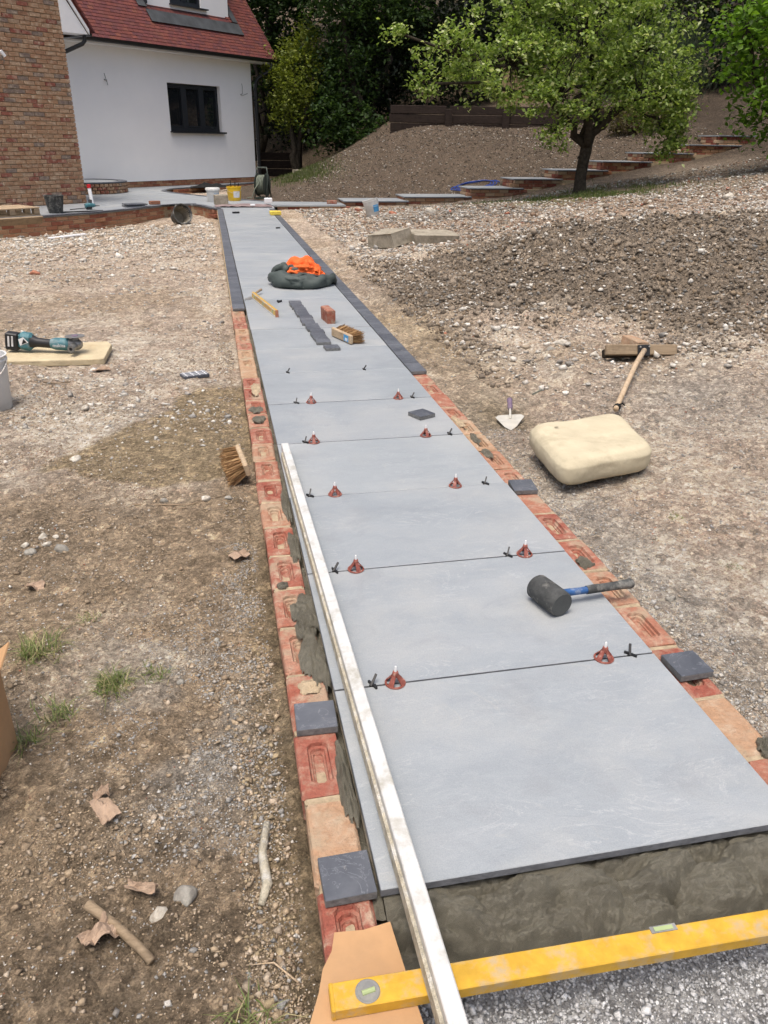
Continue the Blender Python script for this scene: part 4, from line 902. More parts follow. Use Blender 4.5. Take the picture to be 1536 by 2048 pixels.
# ---- apple tree
AB = Vector((7.41, 15.5, .28)); apple = empty('apple_tree', AB, 0, 'old apple tree with forked mossy trunk and wide drooping crown beside the steps', 'tree')
tb = MB()
tb.tube([(0, 0, -.15), (-.01, 0, 0), (-.02, .0, .12), (-.02, .02, .35), (.0, .02, .6), (.03, .02, .85), (.05, 0, 1.05)], [.22, .165, .132, .118, .115, .12, .105], 12)
forks = []
for p1, r_ in (((-.75, .2, 1.75), .07), ((.62, -.1, 1.65), .075), ((.1, .3, 2.2), .08), ((-.25, -.5, 1.9), .06), ((.45, .5, 2.0), .06)):
    forks.append(limb(tb, (.03, 0, .92), p1, .095, r_, .5, 7, 9))
tb.tube([(.0, 0, .72), (-.12, -.02, .74), (-.16, -.03, .70)], [.03, .022, .012], 6)
CROWN = [((-.3, 0, 3.0), (1.7, 1.5, 1.25), 8), ((-1.7, .1, 2.35), (1.25, 1.1, .85), 4.5), ((1.0, .0, 2.6), (1.15, 1.1, 1.1), 4.5), ((-.9, -.5, 1.75), (.95, .6, .5), 2.2), ((1.5, -.3, 1.75), (.6, .5, .8), 2.6), ((.2, .2, 4.2), (1.9, 1.5, 1.0), 5), ((-2.9, 0, 2.55), (.75, .45, .5), 1.1), ((-1.5, .3, 3.7), (1.3, 1.1, .9), 3), ((.7, -.7, 1.9), (.6, .4, .5), 1.2), ((-1.0, -.7, 1.2), (.3, .25, .5), .5), ((1.65, -.4, 1.15), (.3, .25, .55), .8), ((2.0, -.1, 1.7), (.35, .3, .75), .8), ((-3.55, -.1, 2.0), (.28, .2, .4), .35), ((-3.9, -.1, 2.75), (.3, .15, .12), .2)]
LC, TI = clumps(CROWN, 34, 27000, .12, .35)
for c, r, w_ in CROWN:
    src = min((f_[-1] for f_ in forks), key=lambda q: (q-Vector(c)).length); pts = limb(tb, src, c, .05, .022, .5, 6, 7, .12)
    pass
sel = TI[rng.choice(len(TI), 330, replace=False)]; cen = [Vector(c) for c, _, _ in CROWN]
for t in sel:
    t = Vector(t); c = min(cen, key=lambda q: (q-t).length); limb(tb, c.lerp(t, .1), t, .014, .004, .6, 4, 4, .08)
tb.build('trunk', MAT['bark'], apple, smooth=True)
cols = leaf_cols(len(LC), (.125, .195, .042), (.33, .43, .105), (.5, .55, .28), .14)
link('crown', leaf_mesh('crown', LC, rng.uniform(.06, .115, len(LC)), cols, droop=.35, aspect=.62), None, apple)
# ---- bright broadleaved tree at the right edge
HB = Vector((11.3, 14.6, .95)); hz = empty('hazel_tree', HB, 0, 'bright green broadleaved tree leaning in at the right edge', 'tree'); tb = MB()
HC = [((-.9, -.3, 1.9), (.95, .9, 1.1), 4), ((-.1, 0, 2.8), (1.5, 1.2, 1.2), 5), ((-.2, -.3, .9), (1.3, .9, .55), 3.4), ((1.3, 0, 1.6), (1.2, 1, 1.4), 4), ((-1.5, -.3, 2.3), (.55, .4, .5), .9)]
LC, TI = clumps(HC, 16, 6500, .2, .4)
for c, r, w_ in HC: limb(tb, (0, 0, -.2), c, .08, .03, .4, 6, 8)
for t in TI[rng.choice(len(TI), 90, replace=False)]: limb(tb, min([Vector(c) for c, _, _ in HC], key=lambda q: (q-Vector(t)).length), t, .014, .005, .5, 4, 4)
tb.build('trunk', MAT['bark'], hz, smooth=True); link('crown', leaf_mesh('crown', LC, rng.uniform(.09, .15, len(LC)), leaf_cols(len(LC), (.06, .13, .012), (.17, .30, .03)), droop=.25, aspect=.75), None, hz)
# ---- background trees and shrubs: (name, label, base, crown list, n, leaf, colours)
def bgtree(name, label, cat, base, cr, n, ls, ca, cb, spread, trunk_r=.14, group=None, tips=26, hollow=.3, pale=None, pf=.1, limbs=True):
    e = empty(name, base, 0, label, cat, group); LC, TI = clumps(cr, tips, n, spread, hollow); b = MB()
    for c, r, w_ in cr: limb(b, (0, 0, -.3), c, trunk_r, trunk_r*.35, .5, 6, 7)
    b.build('trunk', MAT['bark'], e, smooth=True); link('crown', leaf_mesh('crown', LC, rng.uniform(ls*.7, ls*1.3, len(LC)), leaf_cols(len(LC), ca, cb, pale, pf)), None, e)
    return e
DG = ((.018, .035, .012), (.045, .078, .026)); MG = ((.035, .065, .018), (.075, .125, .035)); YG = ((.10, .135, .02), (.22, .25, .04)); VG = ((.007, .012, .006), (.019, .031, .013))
bgtree('golden_shrub', 'yellow-green shrub beside the downpipe of the white house', 'shrub', (2.55, 26.2, .2), [((0, 0, 2.75), (.9, .8, 1.1), 4), ((-.15, 0, 1.9), (.75, .7, .8), 2), ((.35, .2, 3.7), (.7, .6, .7), 1.5)], 6500, .10, *YG, .16)
bgtree('climbing_shrub', 'dark leafy shrub hanging in curtains right of the golden shrub', 'shrub', (4.2, 26.2, .8), [((0, 0, 2.4), (1.3, 1.0, 1.6), 4), ((-.3, -.2, 4.6), (1.6, 1.2, 1.5), 4), ((1.4, 0, 4.4), (1.3, 1.1, 1.8), 4), ((-.6, -.5, .9), (.9, .7, .9), 2.5), ((.3, -.7, .7), (.8, .5, .7), 1.5), ((.6, 0, 6.2), (2, 1.3, 1.5), 3)], 15000, .14, (.024, .052, .014), (.07, .12, .032), .2)
bgtree('garden_tree', 'tall green tree rising behind the red tiled roof', 'tree', (1.6, 31.5, .5), [((.6, 0, 4.8), (1.8, 1.6, 1.8), 4), ((-.6, 0, 6.6), (2.2, 1.8, 1.8), 4), ((2.0, 0, 6.6), (2, 1.6, 1.8), 4), ((1, 0, 3.0), (1.3, 1.2, 1.2), 2)], 12000, .16, (.026, .055, .013), (.075, .13, .03), .24)
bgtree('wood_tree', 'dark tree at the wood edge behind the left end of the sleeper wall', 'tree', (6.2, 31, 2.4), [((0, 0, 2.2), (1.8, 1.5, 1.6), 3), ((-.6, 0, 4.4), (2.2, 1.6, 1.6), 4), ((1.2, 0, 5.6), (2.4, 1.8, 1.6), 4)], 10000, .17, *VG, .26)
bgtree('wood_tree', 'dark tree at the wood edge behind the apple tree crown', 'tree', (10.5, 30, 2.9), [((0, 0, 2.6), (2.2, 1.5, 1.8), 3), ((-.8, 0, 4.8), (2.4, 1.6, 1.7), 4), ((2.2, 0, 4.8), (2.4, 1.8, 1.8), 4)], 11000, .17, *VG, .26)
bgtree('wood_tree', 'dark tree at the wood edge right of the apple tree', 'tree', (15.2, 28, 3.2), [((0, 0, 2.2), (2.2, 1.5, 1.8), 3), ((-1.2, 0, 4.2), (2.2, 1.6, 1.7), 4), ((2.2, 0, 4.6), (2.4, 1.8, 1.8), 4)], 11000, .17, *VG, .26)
# fine grey-green shrub
e = empty('feathery_shrub', (11.9, 21.5, 1.9), 0, 'fine feathery grey-green shrub behind the upper steps', 'shrub')
n = 9000; t = rng.uniform(size=n)**.7; an = rng.normal(.35, .35, n); az = rng.uniform(0, 2*math.pi, n); lr = rng.uniform(.5, 2.3, n)
root = np.c_[rng.normal(0, .7, n), rng.normal(0, .5, n), rng.uniform(0, 1.0, n)]
dr = np.c_[np.sin(an)*np.cos(az), np.sin(an)*np.sin(az), np.cos(an)]; p0 = root+dr*lr[:, None]*.6; ln = rng.uniform(.18, .42, n)
sd_ = np.cross(dr, rng.normal(size=(n, 3))); sd_ /= np.linalg.norm(sd_, axis=1)[:, None]; V = np.stack([p0-sd_*.006, p0+sd_*.006, p0+dr*ln[:, None]], 1).reshape(-1, 3)
link('crown', npmesh('crown', V, np.arange(n*3).reshape(-1, 3), MAT['leaf'], np.repeat(leaf_cols(n, (.035, .055, .03), (.075, .10, .055)), 3, 0)), None, e); b = MB(); [limb(b, (R_.gauss(0, .3), R_.gauss(0, .3), -.2), (R_.gauss(0, .6), R_.gauss(0, .5), 1.6), .03, .012, .4, 4, 5) for _ in range(9)]; b.build('trunk', MAT['bark'], e)
bgtree('bramble_bush', 'low brownish bramble bush at the foot of the feathery shrub', 'bush', (11.6, 20.2, 1.6), [((0, 0, .35), (.9, .5, .4), 2), ((-1.0, .2, .2), (.6, .4, .3), 1)], 2200, .09, (.07, .06, .03), (.14, .12, .05), .12, .02)
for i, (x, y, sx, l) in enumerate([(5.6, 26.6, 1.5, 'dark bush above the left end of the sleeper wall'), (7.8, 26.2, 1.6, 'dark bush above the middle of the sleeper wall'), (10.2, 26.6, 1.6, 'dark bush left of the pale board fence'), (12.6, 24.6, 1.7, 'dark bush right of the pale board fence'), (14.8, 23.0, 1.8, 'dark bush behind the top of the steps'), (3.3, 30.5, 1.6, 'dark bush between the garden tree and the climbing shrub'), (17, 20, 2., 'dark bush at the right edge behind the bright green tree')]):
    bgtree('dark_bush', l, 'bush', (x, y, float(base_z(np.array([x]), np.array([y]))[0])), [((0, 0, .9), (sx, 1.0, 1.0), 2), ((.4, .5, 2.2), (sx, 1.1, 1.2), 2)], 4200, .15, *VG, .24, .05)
# wood behind everything, reads as one dark mass: leaves on a deep bank plus a closed canopy above it
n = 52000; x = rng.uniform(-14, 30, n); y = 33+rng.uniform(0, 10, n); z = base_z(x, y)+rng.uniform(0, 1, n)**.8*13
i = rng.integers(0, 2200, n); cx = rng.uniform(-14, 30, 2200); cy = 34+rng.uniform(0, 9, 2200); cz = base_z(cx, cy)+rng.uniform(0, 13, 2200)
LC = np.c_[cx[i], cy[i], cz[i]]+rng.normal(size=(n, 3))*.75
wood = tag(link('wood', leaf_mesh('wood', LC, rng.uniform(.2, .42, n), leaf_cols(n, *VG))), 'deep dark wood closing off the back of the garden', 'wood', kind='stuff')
for k in range(16):      # tall trunks whose canopy shades the back of the garden
    x = -9+2.3*k+R_.uniform(-.6, .6); y = 30+R_.uniform(0, 5)+(2 if x < 2 else 0); zb = float(base_z(np.array([x]), np.array([y]))[0])
    lab = ['first', 'second', 'third', 'fourth', 'fifth', 'sixth', 'seventh', 'eighth', 'ninth', 'tenth', 'eleventh', 'twelfth', 'thirteenth', 'fourteenth', 'fifteenth', 'sixteenth'][k]+' tall forest tree from the left in the dark wood behind the garden'
    e = empty('forest_tree', (x, y, zb), 0, lab, 'tree', 'forest trees at the back of the garden'); b = MB(); limb(b, (0, 0, -.5), (R_.uniform(-.5, .5), 0, 9), .2, .12, .2, 5, 8); b.build('trunk', MAT['bark'], e, smooth=True)
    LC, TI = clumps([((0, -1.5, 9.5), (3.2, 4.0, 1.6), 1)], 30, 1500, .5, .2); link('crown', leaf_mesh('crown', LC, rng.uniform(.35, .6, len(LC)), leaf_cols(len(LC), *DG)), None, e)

# grass under the apple tree and on the bank
def blades(name, x, y, h, wdt, col, lean=.5, zoff=-.01):
    n = len(x); z = ground_z(x, y)+zoff; az = rng.uniform(0, 2*math.pi, n); ln = rng.uniform(.1, 1, n)*lean; d = np.c_[np.cos(az)*ln, np.sin(az)*ln, np.ones(n)]; d /= np.linalg.norm(d, axis=1)[:, None]
    p = np.c_[x, y, z]; s_ = np.c_[-np.sin(az), np.cos(az), 0*az]*wdt/2; mid = p+d*h[:, None]*.55; tip = p+d*h[:, None]+np.c_[np.cos(az), np.sin(az), -.6+0*az]*(h*ln*.45)[:, None]
    V = np.stack([p-s_, p+s_, mid+s_*.8, mid-s_*.8, tip], 1).reshape(-1, 3); k = np.arange(n)*5
    F = np.concatenate([np.stack([k, k+1, k+2], 1), np.stack([k, k+2, k+3], 1), np.stack([k+3, k+2, k+4], 1)])
    return npmesh(name, V, F, MAT['grass'], np.repeat(col, 5, 0))
n = 7000; x = rng.normal(7.0, 1.2, n); y = rng.normal(14.75, .75, n); ok = rng.uniform(size=n) < sstep(-.15, .25, fbm(x, y, .5, 3, 77)); x, y = x[ok], y[ok]
tag(link('grass_patch', blades('grass_patch', x, y, rng.uniform(.03, .11, len(x)), .01, leaf_cols(len(x), (.055, .085, .02), (.14, .17, .05)))), 'rough grass and moss round the foot of the apple tree', 'grass', kind='stuff')
n = 3500; x = rng.normal(2.5, .45, n); y = rng.normal(23.6, 1.3, n); tag(link('bank_grass', blades('bank_grass', x, y, rng.uniform(.04, .13, n), .014, leaf_cols(n, (.05, .075, .02), (.13, .15, .05)))), 'thin grass on the edge of the earth bank near the house', 'grass', kind='stuff')
for (gx_, gy_, n, r_, h_, lb) in [(-.80, 1.00, 150, .045, .075, 'grass tuft nearest the left edge above the cardboard box'), (-.58, .82, 190, .038, .05, 'thick grass tuft in the brown soil between the box and the brick edge'), (-.70, .72, 70, .04, .05, 'thin grass tuft just right of the cardboard box'), (-.68, 1.17, 45, .025, .025, 'tiny grass tuft beyond the other tufts on the left'), (-.47, .84, 70, .04, .03, 'sparse low grass tuft closest to the brick edge'), (-.27, -.16, 80, .05, .06, 'grass tuft beside the cardboard sheet at the bottom edge'), (-.76, .62, 55, .03, .06, 'long bladed grass tuft against the cardboard box'), (1.47, 1.45, 40, .03, .02, 'tiny grass tuft in the gravel in front of the cream pad'), (1.45, 1.05, 30, .03, .018, 'tiny grass tuft right of the rubber mallet')]:
    e = empty('grass_tuft', (gx_, gy_, float(ground_z(np.array([gx_]), np.array([gy_]))[0])), 0, lb, 'grass', 'grass tufts in the bare soil')
    x = rng.normal(gx_, r_*.6, n); y = rng.normal(gy_, r_*.6, n); me = blades('blades', x, y, rng.uniform(.5, 1.3, n)*h_, .0028, leaf_cols(n, (.10, .145, .035), (.25, .27, .11), (.42, .36, .2), .18), 1.5, -.004)
    o = tag(link('blades', me, None, e), kind='stuff'); o.location = (-e.location.x, -e.location.y, -e.location.z)

# ================================================================== retaining wall of sleepers, fence, planter, stones
sw = empty('sleeper_wall', (5.2, 24, 1.5), 0, 'dark retaining wall of stacked timber sleepers at the top of the earth slope', 'wall')
segs = [((5.1, 24.0), (6.75, 23.85)), ((6.85, 23.8), (8.4, 23.5)), ((8.5, 23.45), (10.1, 22.6)), ((10.2, 22.5), (11.9, 21.3))]
for i, (a, b) in enumerate(segs):
    a = Vector(a); b = Vector(b); d = b-a; c = (a+b)/2; an = math.atan2(d.y, d.x)
    for t in range(-1, 4): MB().box((0, 0, 0), (d.length+R_.uniform(-.02, .02), .14, .225), ch=.012, jit=.004).build('sleeper', MAT['sleeper'], sw, (c.x-5.2+R_.uniform(-.015, .015), c.y-24+R_.uniform(-.02, .02), -.13+.235*t), (0, 0, an))
    MB().box((0, 0, 0), (.2, .2, .95), ch=.012, jit=.004).build('post', MAT['sleeper'], sw, (b.x-5.2+.05, b.y-24-.12, .12), (0, 0, an))
fp = empty('fence_panel', (9.7, 25.5, 2.0), rad(-20), 'section of pale vertical board fence glimpsed behind the apple tree', 'fence')
for k in range(9): MB().box((0, 0, 0), (.14, .02, 1.3), ch=.003).build('board', MAT['fence'], fp, (-.6+.15*k, R_.uniform(-.004, .004), .7))
for z in (.3, 1.1): MB().box((0, 0, 0), (1.4, .05, .09)).build('rail', MAT['fence'], fp, (0, .04, z))
tp = empty('timber_planter', (2.05, 27.6, .1), rad(-10), 'dark timber planter box beside the corner of the white house', 'planter')
for z in (.12, .37, .62): MB().box((0, 0, 0), (1.1, .12, .235), ch=.01, jit=.003).build('sleeper', MAT['sleeper'], tp, (0, 0, z)); MB().box((0, 0, 0), (.12, .9, .235), ch=.01, jit=.003).build('sleeper', MAT['sleeper'], tp, (.58, .5, z))
MB().box((.0, .5, .64), (1.0, .9, .1)).build('soil_fill', MAT['bark'], tp)
bp = empty('blue_pot', (2.75, 27.0, 1.62), 0, 'glazed dark blue plant pot hanging among the shrubs', 'pot'); MB().lathe([(0, 0), (.1, 0), (.13, .22), (.145, .22), (.145, .26), (.12, .26), (.10, .05), (0, .05)], 20).build('pot', MAT['blue_pot'], bp, smooth=False)
ps = empty('pot_stand', (2.75, 27.0, .2), 0, 'dark timber post carrying the blue pot in the shrubs', 'post'); MB().box((0, 0, .7), (.12, .12, 1.42), ch=.01).build('post', MAT['sleeper'], ps)
sw2 = empty('stone_kerb', (2.8, 25.0, .2), 0, 'short row of stacked stone blocks at the foot of the shrubs', 'kerb')
for k in range(7):
    for t in range(2): MB().box((0, 0, 0), (.2, .16, .15), ch=.02, jit=.012).build('stone', MAT['concrete'], sw2, (-.5+.21*k+.1*(t % 2), .45*0+.09*k, -.02+.15*t), (0, 0, .35))
hs = MB(); pts = [(6.0+.62*math.cos(t)*(1-.02*t), 18.35+.25*math.sin(t), .40+.004*t) for t in np.linspace(0, 6*math.pi, 90)]
pts = [(a, b, float(ground_z(np.array([a]), np.array([b]))[0])+.02+.012*i/30) for i, (a, b, c) in enumerate(pts)]; tag(hs.tube(pts, .011, 6).build('garden_hose', MAT['blue_hose'], smooth=True), 'coiled blue hose lying on the slope behind the steps', 'hose')

# ================================================================== OBJECTS on and round the path
def gz1(x, y): return float(ground_z(np.array([x]), np.array([y]))[0])
NTH = ['first', 'second', 'third', 'fourth', 'fifth', 'sixth', 'seventh', 'eighth', 'ninth', 'tenth', 'eleventh', 'twelfth', 'thirteenth', 'fourteenth', 'fifteenth', 'sixteenth']
ORD = ['nearest', 'second nearest', 'third nearest', 'fourth nearest', 'fifth nearest']
# ---- levelling caps: ring foot, four ribs, hub, white stem
rb = MB(); rb.lathe([(.0225, 0), (.0275, 0), (.028, .003), (.0265, .0048), (.0225, .0042)], 28, close=True)
for k in range(4):
    a = k*math.pi/2+.4; c_, s_ = math.cos(a), math.sin(a); t_ = Vector((-s_, c_, 0))
    prof = [(.0255, .003), (.022, .010), (.0165, .017), (.0115, .023), (.0085, .029)]; vs = []
    for (r_, z_), wd in zip(prof, (.0085, .0075, .0065, .0055, .005)):
        p = Vector((r_*c_, r_*s_, z_)); q = Vector((max(r_-.0028, 0)*c_, max(r_-.0028, 0)*s_, z_-.0012)); vs += [p-t_*wd, p+t_*wd, q+t_*wd, q-t_*wd]
    fs = []
    for i in range(4):
        for j in range(4): fs.append((i*4+j, i*4+(j+1) % 4, i*4+4+(j+1) % 4, i*4+4+j))
    rb.add(vs, fs)
rb.lathe([(0, .027), (.0085, .027), (.009, .030), (.0075, .037), (.0062, .0385), (0, .0385)], 14)
cap_me = rb.mesh('cap', MAT['redclip'], auto=35); st_me = MB().lathe([(0, .037), (.0036, .037), (.0034, .047), (.0024, .054), (0, .055)], 10).mesh('stem', MAT['stem'], auto=40)
cones = [((.16, .75), 1), ((.16, .75), 2), ((.18, .68), 3), ((.17, .71), 4), ((.23, .71), 5)]
for (xs, k), o_ in zip(cones, ORD):
    for x, sd_n in zip(xs, ('left', 'right')):
        e = empty('levelling_cap', (x, PITCH*k, .0005), R_.uniform(0, 1.5), f'red levelling cap with white stem at the {sd_n} of the {o_} slab joint', 'levelling cap', 'levelling caps on the slab joints')
        link('cap', cap_me, None, e); link('stem', st_me, None, e)
# ---- black joint spacers
spc = [(.10, 1, .0), (.83, 1, .6), (.09, 2, -.1), (.69, 2, .3), (.08, 3, .7), (.81, 3, .3), (.13, 4, .6), (.83, 4, -.2), (.15, 5, .7), (.79, 5, -.1), (.16, 6, .0), (.63, 6, -.3)]
for x, k, tw in spc:
    sd_n = 'left' if x < .4 else 'right'; o_ = (ORD+['sixth nearest'])[k-1]
    e = empty('joint_spacer', (x, PITCH*k, 0), tw*.5, f'black plastic cross spacer stuck in the {sd_n} part of the {o_} slab joint', 'spacer', 'black joint spacers')
    MB().box((0, 0, .004), (.005, .036, .008), rot=(0, 0, .45)).build('arm', MAT['black'], e)
    MB().box((.004, .008, .013), (.0055, .034, .007), rot=(rad(38), rad(8), -.6)).build('arm', MAT['black'], e); MB().box((0, 0, -.004), (.018, .0045, .016)).build('foot', MAT['black'], e)
# ---- straightedge: hollow bar with a lower lip, lying along the left side of the slabs
se = empty('straightedge', (.012, 1.0, .0055), 0, 'long dirty white aluminium straightedge lying along the left edge of the slabs', 'straightedge', rot=(-.0042, 0, 0))
y0, y1 = -.75, 2.30; xa0, xb0 = .0, 0.0
def bar(sec, ya, yb, skew): 
    n_ = len(sec); vs = [(x+skew*(y_-1.0), y_-1.0, z) for y_ in (ya, yb) for x, z in sec]; return MB().add(vs, [(i, (i+1) % n_, n_+(i+1) % n_, n_+i) for i in range(n_)]+[list(range(n_))[::-1], list(range(n_, 2*n_))])
SK = -.0135
bar([(.014, .002), (.045, .002), (.046, .05), (.043, .0525), (.016, .0525), (.014, .05)], y0, y1, SK).build('bar', MAT['alu'], se, bevel=.001)
bar([(.006, .0015), (.0135, .0015), (.0135, .033), (.007, .030)], y0, y1-.06, SK).build('lip', MAT['crust'], se)
# ---- big yellow level across the open end
lv = empty('spirit_level', (-.123, -.163, -.0162), rad(-1.2), 'long scratched yellow spirit level across the open end of the path', 'spirit level')
MB().box((.60, -.024, .0135), (1.2, .048, .025), ch=.0018).build('body', MAT['yellow'], lv)
MB().box((.003, -.024, .0135), (.008, .0495, .0262), ch=.002).build('end_cap', MAT['yellow'], lv)
MB().lathe([(0, .0005), (.016, .0005), (.0195, .0012), (.021, 0), (.021, -.002)], 28, Matrix.Translation((.062, -.025, .0268))).build('vial_ring', MAT['grey_plastic'], lv); MB().tube([(.052, -.028, .0275), (.074, -.024, .0275)], .0045, 10).build('vial', MAT['vial'], lv)
MB().box((.605, -.004, .0266), (.05, .013, .002)).build('vial_block', MAT['grey_plastic'], lv); MB().box((.605, -.004, .0276), (.036, .008, .002)).build('vial', MAT['vial'], lv)
# ---- cardboard sheet under the level
cp = np.array([(-.098, -.055), (-.045, -.060), (.006, -.053), (.012, -.14), (.022, -.25), (.03, -.42), (-.19, -.42), (-.172, -.30), (-.166, -.22), (-.140, -.16), (-.128, -.12), (-.108, -.09)])
b = MB(); b.prism([tuple(q) for q in cp], 0, .004); o = b.build('cardboard_sheet', MAT['card'], None, (0, 0, -.0195)); tag(o, 'torn flat sheet of brown cardboard under the end of the yellow level', 'cardboard')
for k in range(5): pass
# ---- loose setts resting on the brick edges and slabs
def sett(x, y, z, rz, lab, group=None, tilt=(0, 0)):
    e = tag(link('loose_sett', sett_me, None, None, (x, y, z+.0105), (tilt[0], tilt[1], rz)), lab, 'sett', group); return e
sett(-.058, .05, -.0195, .02, 'dark square sett on the left bricks at the nearest slab corner', 'trial setts'); sett(-.060, .522, -.0195, -.03, 'dark square sett on the left bricks beside the first slab joint', 'trial setts')
sett(.968, .545, -.0195, .04, 'dark square sett on the right bricks beside the first slab joint', 'trial setts'); sett(.962, 1.785, -.0195, -.08, 'dark square sett on the right bricks level with the cream pad', 'trial setts', (.06, 0))
sett(.762, 2.715, 0, .45, 'lone dark sett lying on the slab near the right fifth joint', 'trial setts'); sett(.507, 4.185, 0, .06, 'single sett lying just in front of the long row of setts', 'trial setts')
for k in range(15):
    sett(.468-.0035*k+R_.uniform(-.006, .006)+(.012 if k in (3, 8) else 0), 4.36+.1035*k, 0, R_.uniform(-.09, .09), f'{NTH[k]} sett from the near end of the loose row down the middle of the path', 'row of loose setts on the path', (R_.uniform(-.01, .01), R_.uniform(-.015, .015)))
e = empty('sett_offcut', (-.40, 3.9, gz1(-.4, 3.9)+.012), .35, 'upturned sett showing its ribbed grid back on the soil left of the path', 'sett'); MB().box((0, 0, 0), (.16, .1, .02), ch=.002).build('body', MAT['sett'], e)
for k in range(4): MB().box((-.06+.04*k, 0, .0115), (.005, .098, .003)).build('rib', MAT['white_label'], e)
for k in range(3): MB().box((0, -.03+.03*k, .0118), (.158, .004, .003)).build('rib', MAT['white_label'], e)
# ---- rubber mallet
ml = empty('rubber_mallet', (.70, .885, 0), 0, 'black rubber mallet with blue handle lying on the slab', 'mallet'); ax = Vector((.28, -1, .0)).normalized()
Mh = Matrix.Translation((.0, 0, .041)) @ ax.to_track_quat('Z', 'Y').to_matrix().to_4x4()
hd = MB().lathe([(.0365, -.062), (.040, -.058), (.0405, -.02), (.041, .03), (.040, .056), (.037, .061)], 36, Mh); hd.build('head', MAT['rubber'], ml, auto=50)
for z0_, s_ in ((-.062, -1), (.061, 1)): MB().lathe([(0, z0_+.001*s_), (.036, z0_+.001*s_), (.0372, z0_-.001*s_)], 36, Mh).build('head_face', MAT['rubber_end'], ml, auto=50)
MB().tube([(.03, .0, .043), (.05, .003, .042), (.135, .013, .038)], [.0155, .012, .0115], 14).build('handle', MAT['blue_steel'], ml, auto=50)
MB().tube([(.128, .012, .038), (.15, .015, .038), (.2, .022, .035), (.26, .031, .032), (.288, .035, .031), (.296, .036, .031)], [.0135, .0142, .0135, .0145, .0165, .0135], 16).build('grip', MAT['rubber'], ml, auto=50)
# ---- cream kneeling pad
a = np.linspace(-1, 1, 25)
def cushion(nm, mat, sx, sy, sz, parent, loc, rot, p=5, dent=.012, seed=1, sub=1):
    bm = bmesh.new(); bmesh.ops.create_cube(bm, size=2); bmesh.ops.subdivide_edges(bm, edges=bm.edges[:], cuts=15, use_grid_fill=True)
    V = np.array([v.co[:] for v in bm.verts]); r = (np.abs(V)**p).sum(1)**(1/p); V = V/r[:, None]*np.array((sx, sy, sz))
    V[:, 2] += dent*fbm(V[:, 0], V[:, 1], .3, 3, seed)-dent*.9*np.exp(-(V[:, 0]/(sx*.7))**2-(V[:, 1]/(sy*.7))**2)*(V[:, 2] > 0)
    V[:, 0] += .4*dent*fbm(V[:, 1]+3, V[:, 2], .2, 2, seed+3); V[:, 1] += .4*dent*fbm(V[:, 0]+7, V[:, 2], .2, 2, seed+4)
    for v, q in zip(bm.verts, V): v.co = q
    me = bpy.data.meshes.new(nm); bm.to_mesh(me); bm.free(); me.materials.append(MAT[mat]); me.polygons.foreach_set('use_smooth', [True]*len(me.polygons)); o = link(nm, me, None, parent, loc, rot); return o
pd = empty('kneeling_pad', (1.372, 2.03, .0), 0, 'thick cream foam kneeling pad lying on the ground right of the path', 'pad')
po_ = cushion('foam_block', 'pad', 1, 1, 1, pd, (0, 0, .054), (0, 0, 0), 7.0, 0, 5)
pv = np.array([v_.co[:] for v_ in po_.data.vertices]); ax_, ay_, az_ = pv.T
pz_ = az_*.066+.012*fbm(ax_, ay_, 1.2, 3, 5)-.012*np.exp(-ax_**2-ay_**2)*(az_ > 0)+.006*(1-np.abs(az_))*0
bul = 1+.05*(1-az_**2)-.03*(az_ > .5)
px_ = (ax_*.24+ay_*.026+.012*ax_*ay_)*bul+.005*fbm(ay_*2, az_, .6, 2, 8); py_ = (ay_*.245+ax_*.052)*bul+.005*fbm(ax_*2, az_, .6, 2, 9)
po_.data.vertices.foreach_set('co', np.stack([px_, py_, pz_], -1).astype(np.float32).ravel()); po_.data.update()
MB().lathe([(0, .002), (.009, .001), (.01, 0)], 10, Matrix.Translation((-.13, .10, .1165)) @ Matrix.Diagonal((1, .5, 1, 1))).build('hole', MAT['padmark'], pd)
# ---- push broom lying upside down behind the pad
br = empty('push_broom', (2.36, 3.42, 0), 0, 'wooden push broom lying on the rubble behind the cream pad', 'broom'); gzb = gz1(2.36, 3.45)
MB().box((0, 0, 0), (.47, .035, .068), ch=.006, jit=.0015).build('head_block', MAT['wood_grey'], br, (-.005, 0, .115), (rad(-20), rad(1.5), rad(-3)))
MB().box((0, 0, 0), (.44, .07, .055), ch=.008).build('bristles', MAT['bristle_dark'], br, (-.005, .05, .085), (rad(-20), 0, rad(-3)))
MB().box((0, 0, 0), (.08, .012, .07), ch=.003).build('bracket', MAT['black'], br, (.0, -.024, .118), (rad(-20), 0, rad(-3)))
for dx in (-.03, .03):
    for dz in (-.025, .025): MB().lathe([(0, .004), (.005, .003), (.006, 0)], 8, Matrix.Translation((dx, -.031-.3*dz*0, .118+dz)) @ Matrix.Rotation(math.pi/2, 4, 'X')).build('screw', MAT['steel'], br)
MB().tube([(.0, -.03, .12), (-.15, -.22, .095), (-.35, -.5, .06), (-.575, -.82, .022)], [.016, .0155, .015, .0145], 12).build('handle', MAT['handle_wood'], br, smooth=True); MB().tube([(-.55, -.79, .026), (-.565, -.805, .024)], .0185, 12).build('band', MAT['rope'], br)
MB().tube([(-.56, -.80, .035), (-.53, -.80, .045), (-.51, -.79, .03)], .004, 6).build('cord', MAT['rope'], br)
